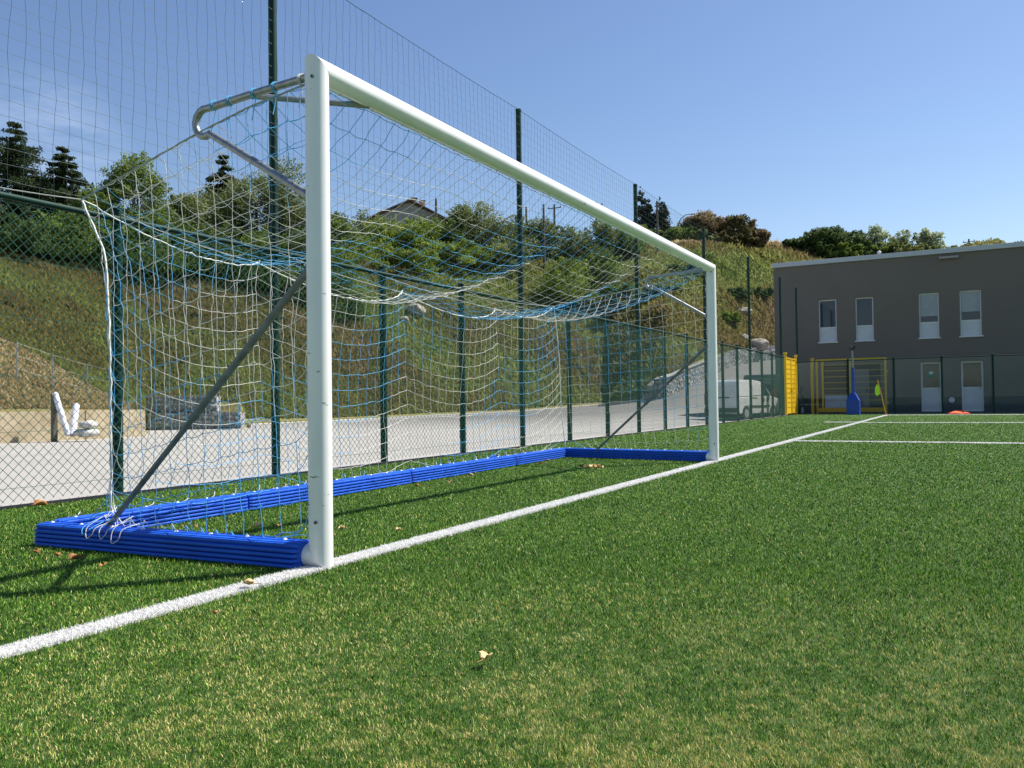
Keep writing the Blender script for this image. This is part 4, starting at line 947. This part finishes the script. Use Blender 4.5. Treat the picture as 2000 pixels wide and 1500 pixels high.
def utility(px, top, r, label, cross=True, name='utility_pole'):
    c = at(px, 500, r); z = ground_z(c[0], c[1]); zt_ = at(px, top, r)[2]; h = zt_-z+.4; o = empty(name, (c[0], c[1], z-.3), AZ(px)+1.2, label, 'pole', 'wooden poles along the ridge')
    MB().tube([(0, 0, 0), (0, 0, h)], [.19, .13], 8).build('shaft', M_wood, o)
    if cross:
        MB().box((-.9, -.05, h-.5), (.9, .05, h-.4)).build('crossarm', M_wood, o)
        for x in (-.8, 0, .8): MB().lathe([(.05, h-.4), (.06, h-.25), (.03, h-.18)], (x, 0, 0), 8).build('insulator', M_dark, o)
utility(853, 390, 100, 'bare dark pole in front of the ridge house', False)
utility(1029, 406, 104, 'short pole just right of the tall net post in the middle', False)
utility(1063, 401, 98, 'second pole right of the middle net post, tall and bare', False)
utility(1084, 401, 104, 'thin pole with crossarm nearest the bare poles on the ridge')
utility(1166, 396, 108, 'pole with crossarm half hidden by the crossbar')
utility(1285, 394, 108, 'bare pole in front of the dark cypresses', False)
utility(1893, 468, 150, 'distant pole with crossarm above the building roof')
c = at(1322, 445, 122); z = ground_z(c[0], c[1]); ztop = at(1340, 419, 122)[2]; o = empty('street_lamp', (c[0], c[1], z), 0, 'grey street lamp with long curved arm right of the cypresses', 'street lamp')
d = at(1353, 420, 122)-c; d[2] = 0
MB().tube([(0, 0, 0), (0, 0, ztop-z-1.8), tuple(d*.25+[0, 0, ztop-z-.6]), tuple(d*.55+[0, 0, ztop-z-.05]), tuple(d*.9+[0, 0, ztop-z])], .07, 8).build('mast', M_steel, o)
MB().box((d[0]*.85-.1, d[1]*.85-.1, ztop-z-.1), (d[0]*1.1, d[1]*1.1, ztop-z+.06)).build('lamp_head', M_steel, o)

# ------------------------------------------------------------------ vegetation
def leafmat(name, dark, mid, light): return ramp_mat(name, [(0, dark), (.5, mid), (1, light)], rough=.6, spec=.15, trans=.35)
LM = {'spruce': leafmat('spruce_needles', (0.014, 0.029, 0.012), (0.041, 0.063, 0.024), (0.091, 0.117, 0.046)),
      'broad': leafmat('broadleaf_green', (0.048, 0.083, 0.017), (0.120, 0.184, 0.034), (0.241, 0.312, 0.065)),
      'olive': leafmat('olive_green_leaves', (0.071, 0.091, 0.028), (0.163, 0.198, 0.063), (0.312, 0.347, 0.135)),
      'dark': leafmat('dark_green_leaves', (0.031, 0.057, 0.017), (0.078, 0.127, 0.037), (0.156, 0.219, 0.064)),
      'bright': leafmat('bright_green_leaves', (0.078, 0.120, 0.014), (0.184, 0.255, 0.037), (0.340, 0.411, 0.078)),
      'cypress': leafmat('cypress_foliage', (0.012, 0.019, 0.009), (0.022, 0.034, 0.017), (0.051, 0.071, 0.028)),
      'rust': leafmat('rusty_leaves', (0.099, 0.085, 0.042), (0.212, 0.163, 0.092), (0.368, 0.283, 0.170)),
      'brown': leafmat('brown_green_leaves', (0.057, 0.059, 0.022), (0.135, 0.125, 0.051), (0.241, 0.205, 0.099)),
      'pale': leafmat('pale_green_leaves', (0.184, 0.227, 0.120), (0.354, 0.411, 0.227), (0.595, 0.651, 0.425)),
      'yellow': leafmat('yellow_green_leaves', (0.170, 0.184, 0.057), (0.340, 0.340, 0.113), (0.538, 0.510, 0.198))}
def leaf_cloud(C, N, size, g, pwr=2.0):
    """N quads scattered round centre rows C (cx,cy,cz,rad,tint)."""
    pw = C[:, 3]**pwr; k = g.choice(len(C), N, p=pw/pw.sum()); c = C[k]; d = g.normal(0, 1, (N, 3)); d /= np.linalg.norm(d, axis=1, keepdims=True)+1e-9
    rr = c[:, 3]*np.cbrt(g.random(N))*g.uniform(.8, 1.15, N); p = c[:, :3]+d*rr[:, None]*np.array([1, 1, .8])
    u = g.normal(0, 1, (N, 3)); u /= np.linalg.norm(u, axis=1, keepdims=True); w = np.cross(u, g.normal(0, 1, (N, 3))); w /= np.linalg.norm(w, axis=1, keepdims=True)+1e-9
    s = size*g.uniform(.55, 1.35, N)[:, None]
    V = np.stack([p-u*s*.5, p+w*s*.32, p+u*s*.5, p-w*s*.32], 1); t = np.clip(c[:, 4]+g.normal(0, .16, N), 0, 1)
    return V.reshape(-1, 3), (np.arange(N)[:, None]*4+np.arange(4)), np.repeat(t, 4)
def tree(name, px, top, wpx, r, kind, label, cat='tree', group='trees on the hillside', basey=None, dens=1.0, shape='round', leaf=None, seed=None):
    g = np.random.default_rng(seed if seed is not None else abs(int(px*7+top))); c = at(px, 600, r); z = ground_z(c[0], c[1])-.1; zt_ = at(px, top, r)[2]
    h = max(zt_-z, 1.2); Wm = wpx/FPX*r/max(math.cos(YAW-AZ(px)), .5)
    base = 0
    if basey is not None:
        zb_ = at(px, basey, r)[2]; base = max(zb_-z, 0)
    o = empty(name, (c[0], c[1], z), 0, label, cat, group); leaf = leaf or max(.15, r*.0025)
    tr = MB(); lean = g.normal(0, .03, 2)
    if shape == 'spruce':
        tr.tube([(0, 0, 0), (lean[0]*h*.3, lean[1]*h*.3, h*.97)], [h*.020+.06, .03], 8)
        C = []; nl = int(h/.55)
        for i in range(nl):
            f = (i+.5)/nl; zz = h*(.12+.88*f); R = Wm/2*(1-f)**.72*g.uniform(.72, 1.12)+.12; nb = 12 if f < .8 else 7
            for q_ in range(nb):
                an = g.uniform(0, 6.28); rad = R*g.uniform(.65, 1.1); 
                if g.random() < .12: continue
                for s_ in np.linspace(.15, 1, 5): C.append((math.cos(an)*rad*s_, math.sin(an)*rad*s_, zz-.30*rad*s_+.14*rad*s_*s_, .14+.09*R, g.uniform(.2, .75)))
                if q_ % 2 == 0: tr.tube([(0, 0, zz), (math.cos(an)*rad*.9, math.sin(an)*rad*.9, zz-.16*rad)], [.05*(1-f)+.02, .01], 4)
        C = np.array(C); N = int(27000*dens)
    elif shape == 'cypress':
        tr.tube([(0, 0, 0), (0, 0, h*.8)], [.2, .04], 6); C = []
        for i in range(60):
            f = g.random(); R = Wm/2*math.sin(math.pi*min(.15+f*.85, 1))**.6*(1.05-.5*f); an = g.uniform(0, 6.28); C.append((math.cos(an)*R*.7, math.sin(an)*R*.7, h*(.08+.9*f), R*.45+.1, g.uniform(.15, .6)))
        C = np.array(C); N = int(4500*dens)
    elif shape == 'poplar':
        C = []
        for s_ in range(3):
            x0, y0 = g.normal(0, Wm*.16, 2); hh = h*g.uniform(.8, 1); tr.tube([(x0*.3, y0*.3, 0), (x0, y0, hh*.5), (x0*1.2, y0*1.2, hh)], [.13, .08, .02], 6)
            for i in range(24):
                f = g.uniform(.22, 1); R = Wm*.26*(1.15-f)**.6; an = g.uniform(0, 6.28); px_, py_ = x0+math.cos(an)*R, y0+math.sin(an)*R
                C.append((px_, py_, hh*f, .30+.03*h, g.uniform(.2, .9)))
                if i % 3 == 0: tr.tube([(x0, y0, hh*f-.6), (px_, py_, hh*f)], [.04, .01], 4)
        C = np.array(C); N = int(3200*dens)
    else:
        C = []; hb = max(base, h*.18) if shape == 'round' else 0; ch = h-hb; k = 46 if shape == 'round' else 40
        tr.tube([(0, 0, 0), (lean[0]*h, lean[1]*h, hb+ch*.3), (lean[0]*h*1.5, lean[1]*h*1.5, hb+ch*.7)], [.05+h*.022, .04+h*.014, .03], 8)
        for i in range(k):
            d = g.normal(0, 1, 3); d /= np.linalg.norm(d); rad = g.uniform(.45, 1)**.6; 
            sq = (1-abs(d[2])**3*.25); x, y, zz = d[0]*rad*Wm*.40*sq, d[1]*rad*Wm*.40*sq, hb+ch*(.5+.42*d[2]*rad)
            if shape == 'bush': zz = ch*(.06+.80*abs(d[2])*rad); 
            cr = (.15+.10*g.random())*min(Wm, ch*1.3)*(1.0 if i < k*.7 else .6)
            C.append((x, y, zz, cr, np.clip(g.normal(.45, .22), 0, 1)))
            if i % 4 == 0: tr.tube([(lean[0]*h, lean[1]*h, hb+ch*.12), (x*.55, y*.55, hb+(zz-hb)*.65), (x, y, zz)], [.03+h*.006, .03, .012], 5)
        # stray twigs breaking the outline
        for i in range(12):
            d = g.normal(0, 1, 3); d[2] = abs(d[2])*1.2; d /= np.linalg.norm(d); [C.append((d[0]*Wm*.47*q_, d[1]*Wm*.47*q_, hb+ch*(.5+.46*d[2]*q_), .18+.012*Wm, g.uniform(.4, .9))) for q_ in (.72, .82, .92, 1.0)]
        C = np.array(C); N = int(17000*dens)
    V, F, t = leaf_cloud(C, N, leaf, g, 1.2 if shape == 'spruce' else 2.0)
    V[:, 2] = np.maximum(V[:, 2], .02)
    npmesh('crown', V, F, LM[kind], attr=t, parent=o); tr.build('trunk', M_bark, o, smooth='all')
    return o
GL = 'trees above the left of the fence'
tree('spruce', 28, 236, 165, 66, 'spruce', 'tallest dark spruce at the left edge behind the netting', group=GL, shape='spruce')
tree('spruce', 124, 284, 128, 65, 'spruce', 'shorter dark spruce right of the tallest one', group=GL, shape='spruce')
tree('spruce', -66, 330, 130, 68, 'spruce', 'dark spruce cut by the left edge of the view', group=GL, shape='spruce')
tree('broadleaf_tree', 186, 362, 80, 62, 'broad', 'mid green tree between the spruces and the round tree', group=GL)
tree('broadleaf_tree', 264, 288, 118, 63, 'broad', 'round green tree standing above the net corner rope', group=GL)
tree('broadleaf_tree', 350, 372, 95, 66, 'olive', 'thin olive tree in the gap below the bent net arm', group=GL)
tree('pine_tree', 438, 300, 120, 74, 'spruce', 'dark narrow pine rising behind the net arm', group=GL, shape='spruce')
tree('broadleaf_tree', 415, 375, 120, 68, 'olive', 'olive green tree in front of the narrow pine', group=GL)
tree('broadleaf_tree', 500, 330, 125, 68, 'olive', 'olive tree left of the nearest tall green post', group=GL)
tree('broadleaf_tree', 572, 300, 130, 69, 'olive', 'olive tree right of the nearest tall green post', group=GL)
tree('broadleaf_tree', 655, 418, 100, 78, 'broad', 'small green tree just right of the near goal post', group=GL)
HD = 'dark bushes along the foot of the left trees'
for k, (px, top, w, kd) in enumerate(((-40, 440, 170, 'dark'), (60, 425, 170, 'dark'), (150, 400, 160, 'broad'), (235, 410, 150, 'broad'), (330, 425, 160, 'broad'), (420, 430, 150, 'dark'), (505, 435, 150, 'broad'), (585, 430, 150, 'dark'), (655, 455, 130, 'broad'))):
    tree('bush', px, top, w, 60+k*.8, kd, ['dark bush at the left edge under the spruces', 'dark bush under the tallest spruce', 'green bush under the second spruce', 'green bush left of the first low fence post top', 'green bush right of the first low fence post', 'dark bush under the narrow pine', 'green bush left of the nearest tall green post', 'dark bush behind the near goal post', 'green bush right of the near goal post'][k], 'bush', HD, shape='bush', dens=.9)
RB = 'bushes around the ridge house'
for k, (px, top, w, r, kd, lb) in enumerate(((715, 405, 110, 97, 'olive', 'tall thin bush at the left end of the ridge house'), (752, 414, 120, 94, 'bright', 'bright green bush below the ridge house gable'), (812, 424, 130, 94, 'bright', 'bright green bush below the house wall'), (690, 455, 120, 88, 'bright', 'light green bush above the green fence rail'), (860, 425, 110, 97, 'broad', 'green bush at the right end of the house'), (905, 400, 110, 99, 'olive', 'olive bush right of the house'), (955, 390, 120, 100, 'olive', 'highest olive bush left of the middle net post'), (1010, 420, 100, 103, 'olive', 'olive bush behind the middle net post'),
    (1062, 425, 90, 104, 'olive', 'wispy bush behind the two bare poles'), (1118, 440, 100, 106, 'olive', 'olive bush between the pole pairs'), (1180, 428, 95, 108, 'olive', 'olive bush at the crossarm pole'), (1225, 445, 90, 110, 'broad', 'green bush left of the cypresses'), (890, 470, 170, 92, 'bright', 'low wide green bush below the house end'), (780, 480, 170, 84, 'bright', 'low wide bush under the ridge house'), (985, 465, 150, 96, 'olive', 'low olive bush left of the middle net post'), (1110, 492, 130, 90, 'bright', 'green bush on the open slope left of centre'), (1165, 475, 120, 94, 'broad', 'green bush on the slope under the crossbar'))):
    tree('bush', px, top, w, r, kd, lb, 'bush', RB, shape='bush', dens=.8)
SB = 'scrub bushes on the right slope'
for k, (px, top, w, r, kd, lb) in enumerate(((1290, 590, 90, 88, 'dark', 'dark low scrub beside the far net arm'), (1340, 545, 100, 96, 'dark', 'dark scrub clump left of the far goal post top'), (1440, 588, 60, 100, 'dark', 'dark scrub patch right of the far post'), (1480, 575, 60, 104, 'dark', 'dark scrub patch by the tall far net post'), (1225, 545, 80, 90, 'broad', 'green scrub clump on the slope near the crossbar end'), (1420, 630, 50, 92, 'bright', 'yellow green scrub right of the far post'))):
    tree('bush', px, top, w, r, kd, lb, 'bush', SB, shape='bush', dens=.35)
CG = 'dark cypresses on the ridge'
tree('cypress', 1256, 360, 32, 121, 'cypress', 'tallest cypress directly beside the tall green post', group=CG, shape='cypress')
tree('cypress', 1270, 386, 30, 121, 'cypress', 'lowest cypress in the middle of the three', group=CG, shape='cypress')
tree('cypress', 1294, 381, 44, 121, 'cypress', 'broad cypress at the right of the three', group=CG, shape='cypress')
RG = 'trees along the right ridge'
for k, (px, top, w, r, kd, lb, sh) in enumerate(((1262, 440, 80, 118, 'broad', 'green bush under the cypresses', 'bush'), (1325, 440, 80, 119, 'broad', 'green bush right of the cypresses', 'bush'), (1362, 452, 80, 120, 'olive', 'olive bush under the rusty tree', 'bush'), (1375, 418, 90, 122, 'rust', 'rusty brown tree right of the street lamp', 'round'), (1412, 455, 80, 121, 'brown', 'brown green bush between the rusty and brown trees', 'bush'), (1442, 424, 86, 124, 'brown', 'dark brown tree on the ridge crest', 'round'), (1480, 448, 50, 126, 'rust', 'small rusty tree at the end of the brown trees', 'round'),
    (1465, 470, 70, 125, 'brown', 'low brown bush at the crest end', 'bush'), (1528, 472, 60, 134, 'dark', 'dark green bush where the grass crest meets the trees', 'bush'), (1565, 466, 60, 135, 'dark', 'small dark tree left of the big green trees', 'round'), (1612, 445, 90, 136, 'dark', 'big dark green tree above the roof left end', 'round'), (1655, 452, 80, 136, 'dark', 'dark green tree right of the biggest one', 'round'), (1590, 475, 90, 134, 'dark', 'low dark bush above the roof corner', 'bush'), (1640, 478, 100, 134, 'broad', 'low green bush above the roof', 'bush'), (1690, 472, 70, 136, 'dark', 'dark bush left of the pale trees', 'bush'),
    (1702, 441, 44, 139, 'pale', 'tallest pale poplar at the left of its row', 'poplar'), (1722, 444, 36, 139, 'pale', 'second pale poplar from the left', 'poplar'), (1745, 458, 50, 139, 'pale', 'third pale poplar, shorter', 'poplar'), (1762, 452, 36, 139, 'pale', 'pale poplar in the middle of the row', 'poplar'), (1795, 448, 40, 139, 'pale', 'pale poplar right of the middle', 'poplar'), (1813, 446, 30, 139, 'pale', 'slim pale poplar second from the right', 'poplar'), (1832, 450, 40, 139, 'pale', 'pale poplar at the right end of the row', 'poplar'), (1760, 474, 110, 137, 'olive', 'olive bushes at the feet of the middle poplars', 'bush'), (1815, 476, 90, 137, 'olive', 'olive bushes at the feet of the right poplars', 'bush'), (1718, 476, 80, 137, 'broad', 'green bush at the feet of the left poplars', 'bush'),
    (1885, 476, 36, 150, 'yellow', 'yellow green treetop left of the distant pole', 'round'), (1915, 474, 44, 150, 'yellow', 'yellow green treetop right of the distant pole', 'round'), (1945, 469, 50, 150, 'yellow', 'highest yellow green treetop above the roof', 'round'), (1992, 471, 40, 150, 'dark', 'dark treetop above the roof at the right edge', 'round'))):
    tree('bush' if sh == 'bush' else 'poplar' if sh == 'poplar' else 'broadleaf_tree', px, top, w, r, kd, lb, 'tree' if sh != 'bush' else 'bush', RG, shape=sh, dens=.6)

# scrub and dry grass over the hillside (nobody could count it)
M_scrub = ramp_mat('scrub_leaves', [(0, (.060, .085, .018)), (.15, (.15, .20, .045)), (.32, (.27, .31, .10)), (.45, (.21, .20, .065)), (.55, (.185, .165, .058)), (.70, (.235, .170, .085)), (.86, (.46, .37, .20)), (.93, (.62, .52, .32)), (.95, (.42, .04, .015)), (1, (.50, .07, .03))], rough=.9, spec=.03, trans=.5)
def scrub(n, seed):
    g = np.random.default_rng(seed); pxs_ = g.uniform(-140, 1640, n); P4 = []; T = []; 
    azl = np.array([AZ(x) for x in np.linspace(-140, 1640, 200)]); aa = np.interp(pxs_, np.linspace(-140, 1640, 200), azl)
    R = np.stack([np.interp(aa, _ta, _tr[:, k]) for k in range(5)], 1); u = g.random(n)**1.15
    rr = R[:, 1]+.4+(R[:, 4]+4-R[:, 1])*u; x = CAM_LOC[0]+rr*np.cos(aa); y = CAM_LOC[1]+rr*np.sin(aa)
    Zk = np.stack([np.interp(aa, _ta, _tz[:, k]) for k in range(5)], 1); z = np.empty(n)
    for k in range(3): m_ = (rr >= R[:, k]) & (rr < R[:, k+1]); z[m_] = (Zk[:, k]+(Zk[:, k+1]-Zk[:, k])*(rr-R[:, k])/(R[:, k+1]-R[:, k]))[m_]
    tt = np.clip((rr-R[:, 3])/(R[:, 4]-R[:, 3]), 0, 1); m_ = rr >= R[:, 3]
    zz = Zk[:, 3]+(Zk[:, 4]-Zk[:, 3])*(tt*.72+(1-(1-tt)**2)*.28)+.35*np.sin(x*.31+y*.17)*np.sin(math.pi*tt)+.22*np.sin(x*.7-y*.55)*np.sin(math.pi*tt)+np.maximum(rr-R[:, 4], 0)*.015; z[m_] = zz[m_]
    clump = .6*vnoise(x+200, y+200, .13, 31)+.4*vnoise(x+200, y+200, .55, 32); moist = vnoise(x+300, y+300, .05, 33)
    right = np.clip((pxs_-850)/500, 0, 1); up_ = u
    t = .50+(clump-.5)*.62+g.normal(0, .07, n) - .10*np.clip(moist-.4, 0, 1)
    t -= np.clip((pxs_-500)/400, 0, 1)*.20*np.clip((up_-.3)*4, 0, 1)*(up_ < .86); t += right*.42*np.clip((up_-.62)*4, 0, 1)*(pxs_ > 1000); t -= .14*np.clip((up_-.72)*4, 0, 1)*(pxs_ < 300)       # green band, then dry grass at the crest
    mound = (pxs_ < 262) & (rr < np.interp(pxs_, [0, 262], [43.5, 41])); t = np.where(mound, .84+g.normal(0, .05, n)-.3*(g.random(n) < .18), t)
    t = np.clip(t, 0, .91); pop = (g.random(n) < .0012+.007*(vnoise(x+90, y+90, .2, 5) > .6)) & ~mound & (u < .45) & (pxs_ > 300); t = np.where(pop, .98, t)
    s = rr*.0019*g.uniform(.5, 1.6, n)*np.where(mound, .8, 1)*np.where(pop, .7, 1); hh = s*g.uniform(.9, 2.4, n)*(1+.7*(clump > .62))*np.where(mound, .6, 1)
    th = g.uniform(0, math.pi, n); dx, dy = np.cos(th)*s*.5, np.sin(th)*s*.5; lx, ly = g.normal(0, .35, n)*hh, g.normal(0, .35, n)*hh; up0 = np.where(pop, s*1.1, 0)
    V = np.stack([np.stack([x-dx*.6, y-dy*.6, z-.05+up0], 1), np.stack([x+dx, y+dy, z+hh*.35+up0], 1), np.stack([x+lx, y+ly, z+hh+up0*.8], 1), np.stack([x-dx, y-dy, z+hh*.45+up0], 1)], 1)
    return V.reshape(-1, 3), np.arange(n*4).reshape(-1, 4), np.repeat(t, 4)
V, F, t = scrub(420000, 77)
npmesh('hillside_scrub', V, F, M_scrub, attr=t, kind='stuff', label='dry brown green scrub with red poppies covering the hillside', cat='scrub')

# ------------------------------------------------------------------ dry leaves on the turf
def dry_leaf(px, py, size, pale, label, z=.028):
    c = P(px, py, 2, z); g = np.random.default_rng(int(px*3+py)); o = empty('dry_leaf', tuple(c), g.uniform(0, 6.28), label, 'leaf', 'dry leaves on the turf'); mb = MB(); n = 14; ring = []
    lob = [1, .62, .95, .55, .85, .5, .7, .4, .7, .5, .85, .55, .95, .62]
    for j in range(n):
        a = 2*math.pi*j/n; r = size*lob[j]*.5*g.uniform(.85, 1.1); ring.append((r*math.cos(a)*1.15, r*math.sin(a)*.8, .006+size*.28*abs(math.sin(a))**1.5+g.normal(0, size*.05)))
    mb.add([(0, 0, 0)]+ring, [(0, 1+j, 1+(j+1) % n) for j in range(n)]); b = mb.build('blade', M_leafpale if pale else M_leafdry, o, smooth='all')
    md = b.modifiers.new('s', 'SOLIDIFY'); md.thickness = .0012
    MB().tube([(-size*.1, 0, .004), (-size*.5, 0, .004), (-size*.85, size*.12, .002)], .0012, 5).build('stalk', M_leafdry, o)
LV = [(948, 1287, .055, 1, 'lone pale curled leaf in the foreground turf'), (487, 1142, .065, 1, 'pale leaf lying on the edge of the white goal line'), (80, 987, .13, 0, 'large orange brown leaf against the edging at the left'), (72, 1080, .06, 0, 'brown leaf nearest the left edge beside the near base bar'), (148, 1092, .08, 0, 'brown leaf below the near base bar on the shadow line'), (118, 1046, .02, 0, 'tiny brown leaf by the corner of the base bar'), (201, 1107, .05, 0, 'small reddish leaf right of the shadow line leaf'), (505, 1029, .075, 1, 'pale leaf inside the goal left of the near post'), (668, 1033, .055, 1, 'pale leaf just right of the near post'), (778, 1036, .045, 1, 'pale leaf right of the near post near the goal line'), (545, 1028, .04, 0, 'dark leaf beside the pale one inside the goal'), (381, 1030, .04, 0, 'small leaf under the near end of the back bar'),
 (1137, 912, .10, 0, 'dark leaf left of the cluster in the far goal mouth'), (1150, 914, .11, 1, 'pale leaf in the middle of the far cluster'), (1166, 913, .10, 0, 'dark leaf right in the far cluster'), (1175, 915, .09, 1, 'pale leaf at the right end of the far cluster'), (1055, 906, .09, 0, 'brown leaf in front of the back bar near its far end'), (1069, 901, .08, 0, 'brown leaf closest to the far pad corner'), (1094, 917, .06, 1, 'pale speck leaf left of the far cluster'), (919, 929, .07, 1, 'pale leaf below the long middle pad'), (878, 943, .07, 0, 'brown leaf below the second pad joint'), (815, 950, .06, 0, 'small brown leaf by the middle pad joint'), (420, 1199, .025, 0, 'tiny brown leaf beside the line in the left foreground'), (112, 1086, .05, 0, 'reddish leaf between the two left brown leaves')]
for a in LV: dry_leaf(*a)
